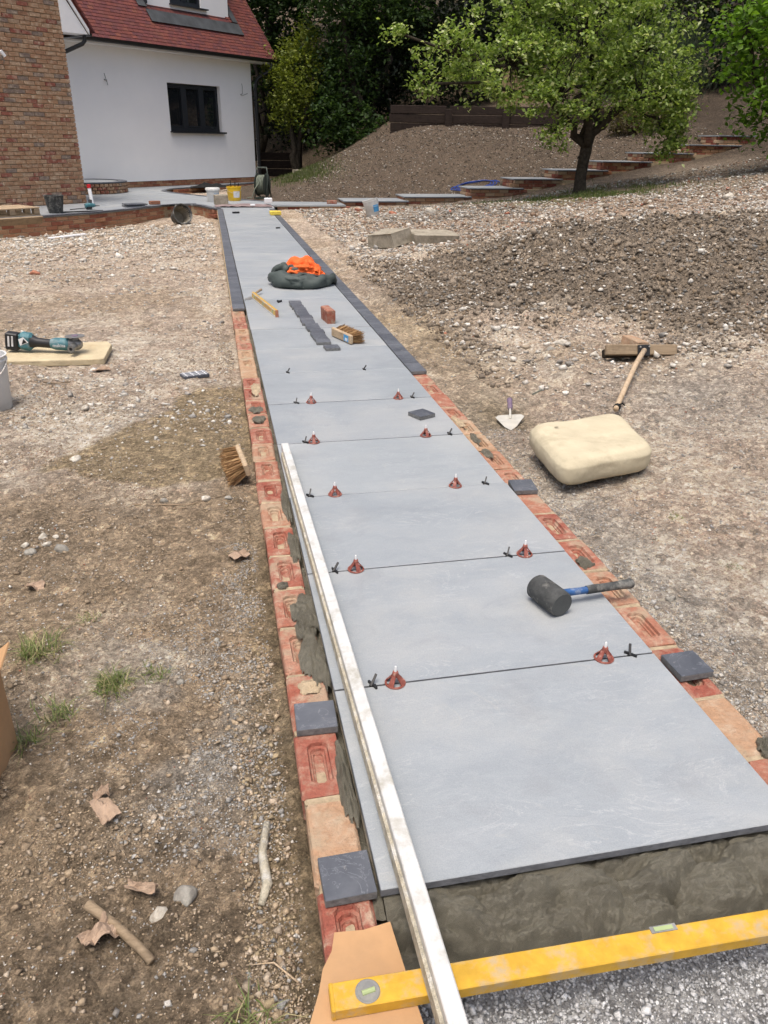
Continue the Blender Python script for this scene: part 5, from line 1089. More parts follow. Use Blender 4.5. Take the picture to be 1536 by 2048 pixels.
# ---- trowel
tw = empty('brick_trowel', (1.215, 2.63, gz1(1.215, 2.63)+.012), rad(-18), 'pale brick trowel with purple grip on the damp sand right of the path', 'trowel')
b = MB().prism([(-.075, .055), (-.06, .075), (.0, .08), (.06, .075), (.075, .055), (.03, -.06), (.0, -.10), (-.03, -.06)], 0, .002); b.build('blade', MAT['trowel'], tw, (0, 0, .01), (rad(8), rad(-6), 0))
MB().tube([(0, .03, .015), (0, .06, .035), (0, .1, .045)], [.007, .006, .006], 8).build('tang', MAT['trowel'], tw); MB().tube([(0, .1, .046), (.0, .13, .05), (0, .18, .056), (0, .215, .06)], [.012, .0145, .0135, .016], 12).build('grip', MAT['purple'], tw, smooth=True)
# ---- hand brushes
def bristle_tuft(n, p0f, p1f, w_=.0016):
    u = rng.uniform(size=(n, 3)); A_ = p0f(u); B_ = p1f(u)+rng.normal(size=(n, 3))*.005; d = B_-A_; s_ = np.cross(d, rng.normal(size=(n, 3))); s_ /= np.linalg.norm(s_, axis=1)[:, None]; s_ *= w_
    mid = (A_+B_)/2+rng.normal(size=(n, 3))*.003
    V = np.stack([A_-s_, A_+s_, mid+s_, mid-s_, B_+s_*.5, B_-s_*.5], 1).reshape(-1, 3); k = np.arange(n)*6; F = np.concatenate([np.stack([k, k+1, k+2, k+3], 1), np.stack([k+3, k+2, k+4, k+5], 1)]); return npmesh('bristles', V, F, MAT['bristle'])
hb_ = empty('hand_brush', (-.155, 2.29, -.055), rad(6), 'brown bristle hand brush lying on its side against the left bricks', 'brush')
MB().box((0, 0, .045), (.022, .26, .058), ch=.006).build('block', MAT['wood_pale'], hb_, (0, 0, 0), (0, rad(-14), 0))
stk = lambda *c: np.stack(c, 1)
link('bristles', bristle_tuft(1500, lambda u: stk(-.008-0*u[:, 0], (u[:, 1]-.5)*.235, .02+u[:, 2]*.05), lambda u: stk(-.095+.02*u[:, 0], (u[:, 1]-.5)*.30+.015, -.03+u[:, 2]*.075)), None, hb_)
fb = empty('scrubbing_brush', (.615, 4.43, 0), rad(18), 'bristle brush with wooden back and blue sticker standing on the slab', 'brush')
MB().box((0, 0, .034), (.024, .30, .062), ch=.006).build('block', MAT['wood_pale'], fb); MB().box((-.0125, -.085, .034), (.001, .07, .045)).build('sticker', MAT['blue_label'], fb); MB().box((-.0132, -.09, .026), (.001, .035, .02)).build('sticker', MAT['white_label'], fb)
link('bristles', bristle_tuft(1500, lambda u: stk(.01+0*u[:, 0], (u[:, 1]-.5)*.27, .010+u[:, 2]*.048), lambda u: stk(.085+.02*u[:, 0], (u[:, 1]-.5)*.31, .006+u[:, 2]*.07)), None, fb)
# ---- brick on the path
bk = tag(link('loose_brick', frog_mesh(77, .215, .065, .1025, False), None, None, (.607, 5.08, .1025), (0, 0, rad(6))), 'single red and white brick standing on edge beside the row of setts', 'brick')
# ---- small yellow level and jointing tool
l2 = empty('short_level', (.155, 5.70, 0), rad(9.5), 'short yellow spirit level standing on edge beyond the bare left bricks', 'spirit level'); MB().box((0, 0, .028), (.022, .86, .054), ch=.0015).build('body', MAT['yellow'], l2)
MB().box((0, -.431, .028), (.024, .008, .056), ch=.001).build('end_cap', MAT['redfrag'], l2); MB().box((-.0113, 0, .05), (.0012, .84, .006)).build('stripe', MAT['white_label'], l2); MB().box((-.0113, 0, .006), (.0012, .84, .006)).build('stripe', MAT['white_label'], l2)
for q in (-.33, 0, .33): MB().box((-.0116, q, .028), (.0015, .05, .022)).build('vial', MAT['vial'], l2)
for q in range(14): MB().box((-.0114, -.27+.04*q, .03), (.001, .012, .014)).build('print_mark', MAT['redfrag'], l2)
jt = empty('jointing_trowel', (.045, 6.1, 0), rad(-25), 'small grey pointing trowel beside the far end of the short level', 'trowel'); MB().prism([(-.03, -.02), (-.015, .13), (.015, .13), (.03, -.02), (0, -.09)], .002, .004).build('blade', MAT['steel'], jt); MB().tube([(0, .12, .01), (.01, .17, .03), (.01, .27, .035)], [.006, .01, .012], 8).build('grip', MAT['wood_grey'], jt)
for i, (x, y, rz, l) in enumerate([(.30, 5.9, 1.0, 'black spacer lying loose between the short level and the row of setts'), (.78, 12.0, .4, 'black clip lying loose in the far half of the path'), (.22, 14.7, .2, 'black block lying at the far left end of the path')]):
    e = empty('loose_clip', (x, y, 0), rz, l, 'clip'); s_ = (1, 1.2, 2.2)[i]; MB().box((0, 0, .008*s_), (.06*s_, .012*s_, .014*s_)).build('arm', MAT['black'], e); MB().box((.01, .012, .008*s_), (.012*s_, .04*s_, .012*s_)).build('arm', MAT['black'], e)
tag(MB().box((0, 0, 0), (.2, .13, .075), ch=.012, jit=.004).build('sponge', MAT['sponge'], None, (.92, 14.3, .04), (0, 0, .1)), 'yellow sponge at the far right end of the path', 'sponge')
# ---- rolled orange and grey waterproofs
wp = empty('waterproof_bundle', (.60, 6.78, 0), 0, 'bundle of orange and grey-green waterproof clothing dropped on the path', 'clothing')
def fold(nm, mat, c, rx, ry, rz_, h, seed, amp, rot=0, power=2.6):
    nu, nv = 64, 40; u = np.linspace(0, 2*math.pi, nu, endpoint=False); v = np.linspace(-math.pi/2, math.pi/2, nv); U_, V_ = np.meshgrid(u, v, indexing='ij')
    sg = lambda q, e: np.sign(q)*np.abs(q)**e
    x = sg(np.cos(V_), .8)*np.cos(U_); y = sg(np.cos(V_), .8)*np.sin(U_); z = sg(np.sin(V_), .8)
    cr = amp*(1-2.2*np.abs(fbm(x*1.3+z*.9+.5*fbm(y, z, .6, 2, seed+9), y*1.3+z*.6, .8, 3, seed)))+amp*.8*fbm(x*1.2-z, y*1.2+z, .45, 3, seed+3)
    f_ = 1+cr; X_ = x*rx*f_; Y_ = y*ry*f_; Z_ = np.maximum(z*h*f_+h*.55, .003)+.0
    ca, sa = math.cos(rot), math.sin(rot); P_ = np.stack([X_*ca-Y_*sa+c[0], X_*sa+Y_*ca+c[1], Z_+c[2]], -1); P_ = np.concatenate([P_, P_[:1]], 0)
    return MB().grid(P_).build(nm, MAT[mat], wp, smooth=True)
def roll(nm, mat, pts, rs, seed, amp=.25, n=18, m_=50):
    from mathutils import geometry
    pts = [Vector(p) for p in pts]; out = []
    for i in range(m_+1):
        t = i/m_*(len(pts)-1); k = min(int(t), len(pts)-2); f_ = t-k; p0, p1, p2, p3 = pts[max(k-1, 0)], pts[k], pts[k+1], pts[min(k+2, len(pts)-1)]
        q = .5*((2*p1)+(-p0+p2)*f_+(2*p0-5*p1+4*p2-p3)*f_*f_+(-p0+3*p1-3*p2+p3)*f_**3); r_ = rs[k]*(1-f_)+rs[k+1]*f_; out.append((q, r_))
    G = np.zeros((m_+1, n+1, 3)); prev = Vector((0, 0, 1))
    for i, (q, r_) in enumerate(out):
        t = (out[min(i+1, m_)][0]-out[max(i-1, 0)][0]).normalized(); a_ = (prev-t*prev.dot(t)).normalized(); b2_ = t.cross(a_)
        for j in range(n+1):
            g_ = 2*math.pi*(j % n)/n; w_ = np.array([i*.09+math.cos(g_)*.5, math.sin(g_)*.5+i*.02]); rr2 = r_*(1+amp*float(fbm(np.array([w_[0]]), np.array([w_[1]]), .5, 3, seed)[0])*1.6+amp*.7*math.sin(i*.55+2*g_+seed))
            G[i, j] = tuple(q+(a_*math.cos(g_)+b2_*math.sin(g_))*rr2)
    G[..., 2] = np.maximum(G[..., 2], .003); return MB().grid(G).build(nm, MAT[mat], wp, smooth=True)
fold('grey_cloth', 'greyfab', (-.06, -.02, 0), .22, .24, 0, .085, 3, .20, .1)
roll('grey_cloth', 'greyfab', [(-.27, .10, .05), (-.24, -.08, .06), (-.08, -.22, .055), (.10, -.22, .05), (.2, -.12, .05), (.28, 0.0, .045), (.29, .06, .03)], [.05, .075, .07, .06, .055, .05, .02], 4, .3)
roll('grey_cloth', 'greyfab', [(-.26, .14, .09), (-.22, .02, .15), (-.12, -.02, .14), (-.05, -.08, .12)], [.03, .05, .05, .03], 8, .3)
fold('orange_cloth', 'orange', (-.01, .08, .06), .17, .19, 0, .075, 11, .28, .3)
roll('orange_cloth', 'orange', [(-.16, .16, .13), (-.05, .1, .19), (.06, .08, .18), (.13, .0, .13), (.1, -.07, .12)], [.04, .055, .06, .05, .03], 15, .32)
roll('orange_cloth', 'orange', [(.0, -.08, .13), (.03, .0, .17), (.0, .09, .18)], [.035, .05, .04], 21, .3); roll('orange_cloth', 'orange', [(.05, -.04, .1), (.15, -.02, .075), (.24, .03, .06)], [.05, .045, .02], 25, .3)
# ---- grinder on its stone slab, left
gb = empty('stone_slab', (-1.31, 4.60, gz1(-1.31, 4.6)+.0), rad(2), 'buff sandstone slab lying on the soil under the cordless grinder', 'slab'); GZ = gb.location.z
b = MB(); po = [(-.33, -.20), (-.1, -.235), (.28, -.25), (.315, -.235), (.335, .12), (.30, .21), (0, .20), (-.3, .19), (-.34, .05)]; b.prism([(x+R_.uniform(-.006, .006), y+R_.uniform(-.006, .006)) for x, y in po], .0, .042); b.build('slab', MAT['york'], gb, (0, 0, .004), (rad(1.5), 0, 0), bevel=.006)
gr = empty('angle_grinder', (-1.36, 4.56, GZ+.05), rad(-12), 'teal and black cordless angle grinder lying on the buff slab', 'grinder')
MB().box((0, 0, 0), (.085, .07, .115), ch=.008).build('battery', MAT['black'], gr, (-.235, 0, .07), (0, rad(8), 0))
for k in range(2): MB().box((0, 0, 0), (.012, .002, .07)).build('battery_mark', MAT['white_label'], gr, (-.25+.025*k, -.036, .075), (0, rad(8), 0))
MB().box((0, 0, 0), (.10, .08, .115), ch=.022).build('rear_housing', MAT['teal'], gr, (-.145, 0, .07), (0, rad(8), 0)); 
b = MB().add([(-.03, 0, -.022), (.03, 0, 0), (0, 0, .035), (-.035, 0, .02)], [(0, 1, 2, 3)]); b.build('side_badge', MAT['white_label'], gr, (-.145, -.0412, .07)); b = MB().add([(-.018, 0, -.014), (.02, 0, 0), (0, 0, .024)], [(0, 1, 2)]); b.build('side_badge', MAT['black'], gr, (-.145, -.042, .07))
MB().tube([(-.11, 0, .068), (-.07, 0, .062), (.0, 0, .056), (.05, 0, .055)], [.045, .031, .03, .034], 16).build('neck', MAT['black'], gr, auto=50)
MB().tube([(.02, 0, .056), (.05, 0, .055), (.13, 0, .052), (.15, 0, .052)], [.032, .041, .042, .036], 16).build('motor_housing', MAT['teal'], gr, auto=50)
MB().tube([(.145, 0, .052), (.165, 0, .052), (.205, .0, .054), (.225, 0, .054)], [.038, .041, .036, .02], 14).build('gear_head', MAT['gear'], gr, auto=50); MB().tube([(.185, -.02, .05), (.185, -.075, .045), (.185, -.10, .044)], [.024, .0235, .0235], 16, caps=False).build('side_socket', MAT['gear'], gr, auto=50)
MB().lathe([(.011, -.001), (.0235, -.001), (.0235, .001), (.011, .001)], 16, Matrix.Translation((.185, -.10, .044)) @ Matrix.Rotation(math.pi/2, 4, 'X'), close=True).build('socket_rim', MAT['gear'], gr); MB().tube([(.185, -.098, .044), (.185, -.06, .045)], .011, 12).build('socket_hole', MAT['black'], gr)
MB().tube([(.185, 0, .075), (.185, 0, .105)], [.026, .02], 14).build('spindle', MAT['gear'], gr, auto=50); MB().lathe([(.008, .105), (.063, .108), (.063, .110), (.008, .109)], 36, Matrix.Translation((.185, 0, 0)), close=True).build('cutting_disc', MAT['gear'], gr); MB().lathe([(0, .115), (.02, .114), (.022, .110)], 18, Matrix.Translation((.185, 0, 0))).build('flange', MAT['purple'], gr)
def text(s_, size, mat, parent, loc, rot, nm='lettering'):
    cu = bpy.data.curves.new(nm, 'FONT'); cu.body = s_; cu.size = size; cu.extrude = .0006; cu.align_x = 'CENTER'; cu.align_y = 'CENTER'; t = bpy.data.objects.new(nm, cu); COL.objects.link(t)
    dg = bpy.context.evaluated_depsgraph_get(); me = bpy.data.meshes.new_from_object(t.evaluated_get(dg)); bpy.data.objects.remove(t); me.materials.clear(); me.materials.append(MAT[mat]); return link(nm, me, None, parent, loc, rot)
text('makita', .032, 'white_label', gr, (.085, -.0425, .052), (math.pi/2, 0, 0))
# ---- buckets
def bucket(name, mat, loc, r0_, r1_, h, lab, cat='bucket', rot=(0, 0, 0), rim=.006, label=None, handle=True, inner='grey_plastic', group=None):
    e = empty(name, loc, 0, lab, cat, group, rot=rot)
    MB().lathe([(0, 0), (r0_, 0), (r0_+.003, .004), (r1_, h-.03), (r1_+rim, h-.03), (r1_+rim, h-.022), (r1_+rim*.3, h-.020), (r1_+rim*.5, h-.004), (r1_+rim*1.1, h), (r1_-.003, h), (r0_-.004, .006), (0, .006)], 36).build('shell', MAT[mat], e, auto=40)
    if handle: MB().tube([((r1_+.006)*math.cos(t), -(r1_+.012)*abs(math.sin(t))*.97, h-.03-.10*abs(math.sin(t))) for t in np.linspace(0, math.pi, 16)], .003, 6).build('handle', MAT['steel'], e)
    if label:
        b = MB(); a0, a1, z0, z1, mt = label; A_ = np.linspace(a0, a1, 9); rz_ = lambda z: r0_+.003+(r1_-r0_-.003)*(z-.004)/(h-.034)+.0015
        b.grid(np.array([[((rz_(z))*math.cos(t), rz_(z)*math.sin(t), z) for z in (z0, z1)] for t in A_])); b.build('paper_label', MAT[mt], e)
    return e
bucket('mortar_bucket', 'bucket_w', (-1.525, 3.52, gz1(-1.5, 3.55)-.005), .128, .145, .30, 'scuffed white bucket standing at the left edge below the grinder slab')
wbk = bucket('lidded_bucket', 'bucket_w', (-.165, 17.65, 0), .125, .14, .27, 'white lidded bucket with blue label at the far end of the path', label=(-1.4, -.4, .07, .17, 'blue_label')); MB().lathe([(0, .268), (.13, .268), (.15, .262), (.152, .235), (.158, .235), (.157, .27), (.145, .285), (0, .283)], 36).build('lid', MAT['bucket_w'], wbk, auto=40)
ybk = bucket('yellow_tub', 'bucket_y', (.30, 18.0, 0), .135, .16, .295, 'yellow plastic bucket holding tools beside the white lidded bucket', label=(-1.7, -.7, .07, .2, 'white_label'))
for a_, b_, l_ in ((-.04, .03, .42), (.02, .05, .38), (.06, -.02, .36)): MB().tube([(a_*.6, b_*.6, .02), (a_*1.8, b_*1.8, l_)], .009, 6).build('tool_handle', MAT['dull_dark'], ybk)
bucket('fallen_bucket', 'bucket_w', (2.72, 14.15, gz1(2.72, 14.15)+.0), .115, .14, .30, 'white bucket with blue label tilted on the rubble by the lowest step', rot=(rad(-6), rad(-12), .3), label=(-1.8, -.6, .08, .2, 'blue_label'))
fx = empty('black_tub', (-2.97, 14.88, 0), 0, 'black builders bucket standing on the patio in front of the brick wing', 'bucket'); MB().lathe([(0, 0), (.115, 0), (.12, .006), (.165, .285), (.178, .287), (.178, .30), (.160, .30), (.115, .012), (0, .012)], 32).build('shell', MAT['rubber'], fx, auto=40); MB().lathe([(0, .20), (.145, .20)], 24).build('contents', MAT['mortar_dark'], fx)
ft = empty('tipped_tub', (-.78, 15.35, gz1(-.78, 15.35)+.02), 0, 'grey rubber tub tipped on its side against the low patio wall', 'tub', rot=(rad(72), 0, rad(25))); MB().lathe([(0, -.22), (.12, -.22), (.13, -.21), (.185, .08), (.195, .085), (.192, .095), (.175, .092), (.12, -.205), (0, -.205)], 36, Matrix.Translation((0, .15, 0))).build('shell', MAT['rubber'], ft, auto=40)
MB().lathe([(0, -.2), (.118, -.2), (.168, .05)], 30, Matrix.Translation((0, .15, .0))).build('mortar_skin', MAT['concrete'], ft)
# ---- hose reel
hr = empty('hose_reel', (.98, 18.75, 0), rad(-25), 'green hose reel standing where the soil bed meets the steps', 'hose reel')
for s_ in (-.11, .11):
    MB().lathe([(.0, -.008), (.23, -.008), (.25, 0), (.23, .008), (0, .008)], 36, Matrix.Translation((s_, 0, .29)) @ Matrix.Rotation(math.pi/2, 4, 'Y')).build('side_disc', MAT['reel'], hr)
    MB().tube([(s_*1.25, -.17, .0), (s_*1.25, -.05, .3), (s_*1.2, .0, .58), (s_*1.0, .02, .66)], .016, 8).build('frame', MAT['reel'], hr, smooth=True); MB().tube([(s_*1.25, .18, 0), (s_*1.25, .06, .3), (s_*1.2, .0, .55)], .016, 8).build('frame', MAT['reel'], hr, smooth=True)
for k in range(5): MB().lathe([(.2+.015*math.cos(t), .015*math.sin(t)) for t in np.linspace(0, 2*math.pi, 8, endpoint=False)], 32, Matrix.Translation((-.07+.035*k, 0, .29)) @ Matrix.Rotation(math.pi/2, 4, 'Y'), close=True).build('hose', MAT['hose'], hr, smooth=True)
MB().tube([(-.12, .02, .655), (.12, .02, .655)], .018, 8).build('handle', MAT['reel'], hr); MB().box((0, 0, .012), (.3, .36, .03)).build('base', MAT['reel'], hr)
MB().tube([(.0, -.2, .35), (-.1, -.24, .2), (-.18, -.22, .02), (-.28, -.3, .014)], .014, 8).build('hose_end', MAT['hose'], hr, smooth=True)
# ---- odds and ends on the patio
A_, B_ = np.meshgrid(np.linspace(-.58, .58, 50), np.linspace(-.5, .5, 40), indexing='ij'); rg = .012+.03*np.abs(fbm(A_, B_, .35, 4, 5))*2; rg *= 1-.6*sstep(.8, 1, np.abs(A_/.58)); ed = .06*fbm(A_, B_, .4, 2, 8)
tag(MB().grid(np.stack([A_+.43+ed, B_*.62+16.35+ed, rg+.003], -1)).build('dust_sheet', MAT['rag'], smooth=True), 'crumpled mauve dust sheet spread at the far end of the path', 'sheet')
tag(MB().box((0, 0, 0), (.25, .2, .2), ch=.01, jit=.006).build('concrete_block', MAT['concrete'], None, (-.02, 16.45, .12), (0, 0, .2)), 'brown concrete block on the dust sheet in front of the white lidded bucket', 'block')
tag(MB().box((0, 0, 0), (.16, .1, .1), ch=.012).build('white_carton', MAT['white_plastic'], None, (.95, 16.55, .10), (0, 0, .1)), 'small white carton on the right corner of the dust sheet', 'carton'); tag(MB().box((0, 0, 0), (.09, .06, .03), ch=.006).build('white_cloth', MAT['white_plastic'], None, (.6, 16.05, .05), (0, 0, .3)), 'small white scraper lying on the dust sheet', 'scraper')
bc = empty('black_cover', (-.2, 23.2, 0), 0, 'crumpled black sheet lying behind the white lidded bucket', 'sheet'); A_, B_ = np.meshgrid(np.linspace(-.55, .55, 30), np.linspace(-.3, .3, 20), indexing='ij'); MB().grid(np.stack([A_, B_, .005+.12*np.clip(1-(A_/.55)**2-(B_/.3)**2, 0, 1)*(1+fbm(A_, B_, .2, 3, 3))], -1)).build('fabric', MAT['rope'], bc, smooth=True)
for k, (z, l) in enumerate(((.014, 'lower of two dark slabs stacked on the patio edge'), (.05, 'upper of two dark slabs stacked on the patio edge'))):
    tag(MB().box((0, 0, 0), (.42, .3, .022), ch=.002).build('spare_slab', MAT['sett'], None, (-1.72+.01*k, 16.3, z), (0, 0, rad(20+4*k))), l, 'slab')
tag(MB().box((-.0, 0, .031), (.3, .04, .012)).build('batten', MAT['black'], None, (-1.72, 16.3, 0), (0, 0, rad(22))), 'thin black batten between the two stacked slabs', 'batten')
tag(link('loose_brick', LOWB[0], None, None, (-1.36, 16.85, .04), (0, 0, .5)), 'tan brick lying beside the stacked dark slabs', 'brick')
dr = empty('cordless_drill', (-2.45, 15.65, 0), rad(30), 'small green power tool lying on the patio near the black bucket', 'power tool'); MB().tube([(-.12, 0, .07), (-.02, 0, .08), (.07, 0, .07)], [.04, .05, .03], 12).build('body', MAT['teal'], dr, auto=50); MB().tube([(.07, 0, .07), (.16, 0, .065)], [.02, .012], 10).build('chuck', MAT['gear'], dr); MB().box((-.05, 0, .03), (.1, .08, .055), ch=.01).build('battery', MAT['black'], dr); MB().tube([(-.02, 0, .1), (.0, .02, .17)], [.035, .03], 10).build('grip', MAT['black'], dr)
MB().tube([(-.1, .02, .03), (-.4, .05, .012)], .008, 6).build('lead', MAT['black'], dr)
sl_ = empty('sealant_tube', (-2.62, 17.1, 0), 0, 'white sealant tube with red cap leaning on the corner of the brick wing', 'tube', rot=(0, rad(-4), 0)); MB().lathe([(0, 0), (.036, 0), (.036, .3), (.03, .31), (0, .31)], 16).build('barrel', MAT['white_plastic'], sl_, auto=40); MB().lathe([(.036, .30), (.04, .30), (.04, .37), (.0, .375)], 16).build('cap', MAT['redcap'], sl_, auto=40)
tag(MB().tube([(-2.95, 14.9, .012), (-2.2, 15.25, .012)], .012, 6).build('metal_rod', MAT['black'], None), 'thin dark rod lying on the patio beside the black bucket', 'rod')
pa = empty('pallet', (-3.75, 14.35, 0), rad(40), 'wooden pallet lying on the patio at the left edge', 'pallet')
for k in range(5): MB().box((0, 0, 0), (1.0, .1, .02), ch=.002).build('deck_board', MAT['wood_pale'], pa, (0, -.3+.15*k, .13))
for y_ in (-.3, 0, .3):
    for x_ in (-.44, 0, .44): MB().box((0, 0, 0), (.1, .1, .09), ch=.004).build('block', MAT['wood_grey'], pa, (x_, y_, .072))
    MB().box((0, 0, 0), (1.0, .1, .02)).build('runner', MAT['wood_grey'], pa, (0, y_, .012))
wb_ = tag(MB().box((0, 0, 0), (.75, .14, .035), ch=.003).build('timber_offcut', MAT['wood_grey'], None, (-3.35, 13.75, -.03), (rad(-55), 0, rad(38))), 'weathered board leaning on the front of the low patio wall by the pallet', 'board')
tag(MB().box((0, 0, 0), (.62, .12, .02), ch=.002).build('white_plank', MAT['white_plastic'], None, (-2.62, 13.55, gz1(-2.62, 13.55)+.03), (0, rad(-3), rad(28))), 'white plank lying on the rubble below the patio wall', 'plank')
# ---- things on the right
for (x, y, rz, dz, l, rt) in ((2.72, 15.75, .2, .03, 'red brick lying on the ground in front of the lowest step', 0), (2.35, 17.0, 1.4, .04, 'red brick lying on the slab at the foot of the steps', 0)):
    tag(link('loose_brick', frog_mesh(int(x*100), .215, .1, .065, False), None, None, (x, y, (gz1(x, y) if y < 16.6 else 0)+.065+dz*.2), (rt, 0, rz)), l, 'brick')
ch_ = empty('concrete_chunk', (2.35, 9.35, gz1(2.35, 9.35)-.03), .12, 'broken concrete slab pieces half buried in the spoil', 'concrete'); MB().box((0, 0, 0), (.62, .42, .16), ch=.012, jit=.012).build('slab_piece', MAT['concrete'], ch_, (.22, 0, .1), (rad(3), rad(2), .05)); MB().box((0, 0, 0), (.34, .5, .17), ch=.012, jit=.015).build('slab_piece', MAT['concrete'], ch_, (-.32, .12, .10), (rad(-6), rad(-8), .4))
tag(link('brick_half', frog_mesh(91, .15, .1, .065, False), None, None, (2.39, 3.56, gz1(2.39, 3.56)+.085), (.1, .15, .3)), 'broken red brick just behind the broom head', 'brick')
tag(MB().tube([(1.5, 3.05, gz1(1.5, 3.05)+.01), (1.62, 3.1, gz1(1.62, 3.1)+.015)], [.004, .003], 5).build('green_stalk', MAT['hose'], None), 'green stalk lying on the damp sand beyond the trowel', 'stalk')
# ---- individual rocks
def rock(x, y, s, mat, lab, seed, flat=.6, up=.3):
    r2 = np.random.default_rng(seed); v = ICO2.copy()
    for _ in range(14):
        a_ = r2.normal(size=3); a_ /= np.linalg.norm(a_); t = v@a_; v = v-np.maximum(0, t-r2.uniform(.5, .92))[:, None]*a_
    v *= 1+.06*r2.normal(size=(len(v), 1)); v *= np.array((1, r2.uniform(.65, .95), flat))*s
    me = npmesh('rock', v, ICOF2, MAT[mat]); return tag(link('rock', me, None, None, (x, y, gz1(x, y)+s*flat*up), (r2.uniform(-.3, .3), r2.uniform(-.3, .3), r2.uniform(0, 6))), lab, 'rock', 'loose rocks')
RK = [(-.84, 1.66, .032, 'flint', 'round pitted grey stone at the right end of the stone cluster on the left'), (-.90, 1.72, .024, 'chalk', 'pale stone in the middle of the stone cluster on the left'), (-.95, 1.66, .026, 'flint', 'grey stone at the left end of the stone cluster'), (-.88, 1.78, .018, 'chalk', 'small white stone at the back of the stone cluster on the left'), (-.93, 1.80, .022, 'chalk', 'white stone at the upper left of the stone cluster'), (-.98, 1.73, .02, 'chalk', 'small pale stone at the far left of the stone cluster'), (-.42, .10, .022, 'chalk', 'white flint lump with chalk rind near the bottom left'), (-.37, .13, .026, 'flint', 'brown flint lump beside the white flint near the bottom left'), (-.50, 2.05, .022, 'flint', 'grey stone near the left hand brush bristles'), (-.33, 2.02, .026, 'chalk', 'round pale stone below the hand brush'), (-.24, 2.0, .02, 'flint', 'grey stone between the hand brush and the bricks'), (-.93, 2.62, .03, 'chalk', 'angular pale stone on the sandy patch at left'),
      (-.98, 3.34, .035, 'chalk', 'biggest white chalk lump below the grinder slab'), (-1.06, 3.3, .025, 'chalk', 'left small chalk lump below the grinder slab'), (-.92, 3.46, .025, 'chalk', 'right small chalk lump below the grinder slab'), (-.40, .80, .014, 'flint', 'grey pebble between the grass tuft and the brick edge'), (-.30, 1.0, .013, 'flint', 'dark blue-grey flint chip on the brown soil'), (1.42, .72, .020, 'flint', 'pale grey stone lying right of the mallet handle'), (1.38, .42, .018, 'chalk', 'pale oval stone near the right edge in the gravel'), (1.15, .93, .022, 'flint', 'brown stone touching the end of the mallet handle'),
      (2.0, 3.85, .06, 'chalk', 'large pale rock on the mound left of the broom'), (1.9, 3.75, .04, 'flint', 'tan rock left of the large pale rock'), (2.13, 3.6, .045, 'chalk', 'pale rock touching the left end of the broom head'), (1.95, 5.0, .04, 'chalk', 'white rock on the slope of the mound'), (1.36, 4.35, .028, 'chalk', 'white stone beside the dark edging on the right'), (1.42, 4.6, .022, 'redfrag', 'orange stone beside the dark edging on the right'), (1.9, 6.6, .04, 'redfrag', 'tan rock on the mound beside the path'), (3.05, 14.0, .1, 'redfrag', 'broken orange brick lump right of the tilted bucket'), (3.6, 13.4, .13, 'chalk', 'white chalk boulder right of the tilted bucket'), (7.6, 10.6, .12, 'chalk', 'white chalk boulder at the right edge of the rubble'), (5.0, 11.6, .09, 'chalk', 'pale boulder in the rubble below the apple tree'), (6.3, 12.2, .08, 'chalk', 'white rock in the rubble right of the apple tree shade'), (-1.8, 12.6, .08, 'chalk', 'pale rock below the stacked dark slabs'), (-1.15, 13.6, .07, 'chalk', 'pale rock in front of the tipped tub'), (-2.2, 8.6, .07, 'redfrag', 'reddish clod on the pale ground at left'), (-1.7, 14.6, .09, 'chalk', 'white lump against the low patio wall')]
for i, (x, y, s, mt, l) in enumerate(RK): rock(x, y, s, mt, l, 300+i)
# ---- cardboard box at the left edge
cb = empty('cardboard_box', (-.998, .50, gz1(-.9, .5)), rad(-6), 'brown cardboard carton with open flaps standing at the left edge', 'box'); b = MB()
w2, l2_, h2 = .20, .30, .27
for (c, d) in (((w2, 0, h2/2), (.004, l2_, h2)), ((-w2, 0, h2/2), (.004, l2_, h2)), ((0, l2_/2, h2/2), (2*w2-.006, .004, h2)), ((0, -l2_/2, h2/2), (2*w2-.006, .004, h2)), ((0, 0, .004), (2*w2-.01, l2_-.01, .004))): b.box(c, d)
b.build('carton', MAT['card'], cb)
MB().box((0, 0, .03), (.004, .10, .06)).build('flap', MAT['card'], cb, (w2+.001, .085, h2-.003), (0, rad(52), rad(8))); MB().box((0, 0, .05), (.3, .004, .1)).build('flap', MAT['card'], cb, (0, l2_/2+.001, h2-.003), (rad(-35), 0, 0)); MB().box((0, 0, .05), (.3, .004, .1)).build('flap', MAT['card'], cb, (0, -l2_/2-.001, h2-.003), (rad(25), 0, 0))
for (y_, z_, a_, b2_) in ((.06, .20, .03, .02), (-.02, .16, .05, .012), (-.02, .135, .05, .008), (-.06, .07, .07, .01), (.04, .09, .025, .025)): MB().box((w2+.0025, y_, z_), (.001, a_, b2_)).build('print', MAT['print'], cb)
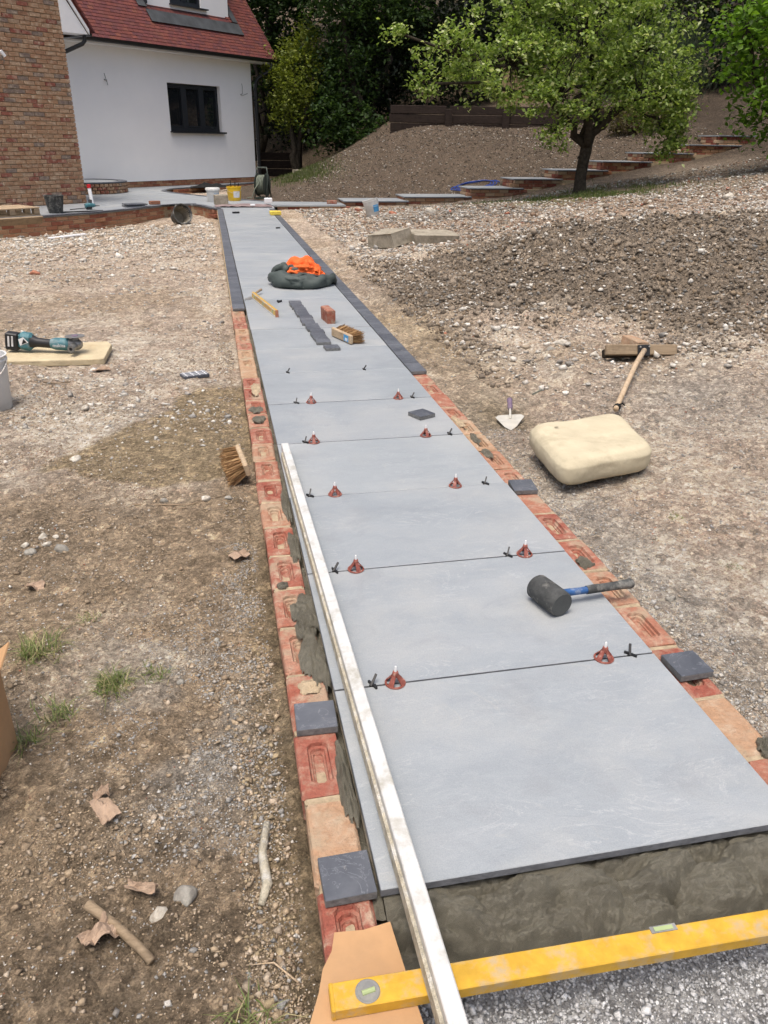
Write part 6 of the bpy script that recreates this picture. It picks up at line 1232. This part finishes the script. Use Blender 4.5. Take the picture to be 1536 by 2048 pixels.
# ---- scraps of cardboard and sticks
def scrap(x, y, sx, sy, rz, lab, seed, h=.012):
    r2 = np.random.default_rng(seed); n_ = 9; A_, B_ = np.meshgrid(np.linspace(-1, 1, n_), np.linspace(-1, 1, n_), indexing='ij'); an_ = np.arctan2(B_, A_); k_ = 1-.10*np.abs(fbm(np.cos(an_)*1.2+seed, np.sin(an_)*1.2, .7, 3, seed))*2
    X_ = A_*sx*k_; Y_ = B_*sy*k_; Z_ = h*(1+1.8*fbm(A_+seed, B_, .9, 3, seed)); o = MB().grid(np.stack([X_, Y_, Z_], -1)).build('cardboard_scrap', MAT['card_old'], None, (x, y, gz1(x, y)+.004), (0, 0, rz)); s_ = o.modifiers.new('s', 'SOLIDIFY'); s_.thickness = .003; return tag(o, lab, 'cardboard', 'torn cardboard scraps')
scrap(-.545, .355, .022, .04, .5, 'torn pale cardboard scrap on the brown soil in the lower left', 31); scrap(-.56, .41, .018, .012, .2, 'small curled cardboard scrap above the torn pale one', 33); scrap(-.53, .065, .032, .022, .6, 'large torn cardboard flap beside the stick at bottom left', 35, .02); scrap(-.455, .155, .03, .014, -.2, 'curled cardboard scrap near the white flint lump', 37, .016)
scrap(-.215, 1.50, .032, .03, .4, 'square cardboard scrap on the soil near the left bricks', 39); scrap(-.88, 1.40, .03, .02, 0, 'pinkish cardboard scrap at the left edge below the stone cluster', 41); scrap(-1.0, 4.22, .06, .03, .3, 'torn cardboard scrap at the corner of the buff slab', 43)
def stick(pts, r_, lab, mt='wood_grey'): tag(MB().tube([(x, y, gz1(x, y)+z) for x, y, z in pts], r_, 7).build('stick', MAT[mt], None, smooth=True), lab, 'stick')
stick([(-.555, .125, .014), (-.50, .085, .016), (-.45, .03, .012), (-.43, .005, .008)], [.010, .009, .009, .0085], 'thick broken stick under the cardboard flap at bottom left')
stick([(-.17, -.1, .005), (-.21, -.06, .012), (-.26, -.04, .006)], [.0018, .0016, .001], 'thin straw near the cardboard sheet at the bottom', 'handle_wood'); stick([(-.62, 2.02, .004), (-.4, 1.98, .01), (-.25, 2.06, .006)], [.004, .003, .002], 'thin dry root lying on the soil below the hand brush'); stick([(-.2, .28, .008), (-.215, .2, .01), (-.21, .12, .008), (-.225, .08, .004)], [.009, .0095, .011, .007], 'pale lump of dried mortar lying beside the left brick edge', 'crust')
stick([(-1.3, 3.95, .006), (-1.22, 3.88, .014), (-1.14, 3.93, .006)], [.005, .004, .003], 'curved dry twig below the buff slab')
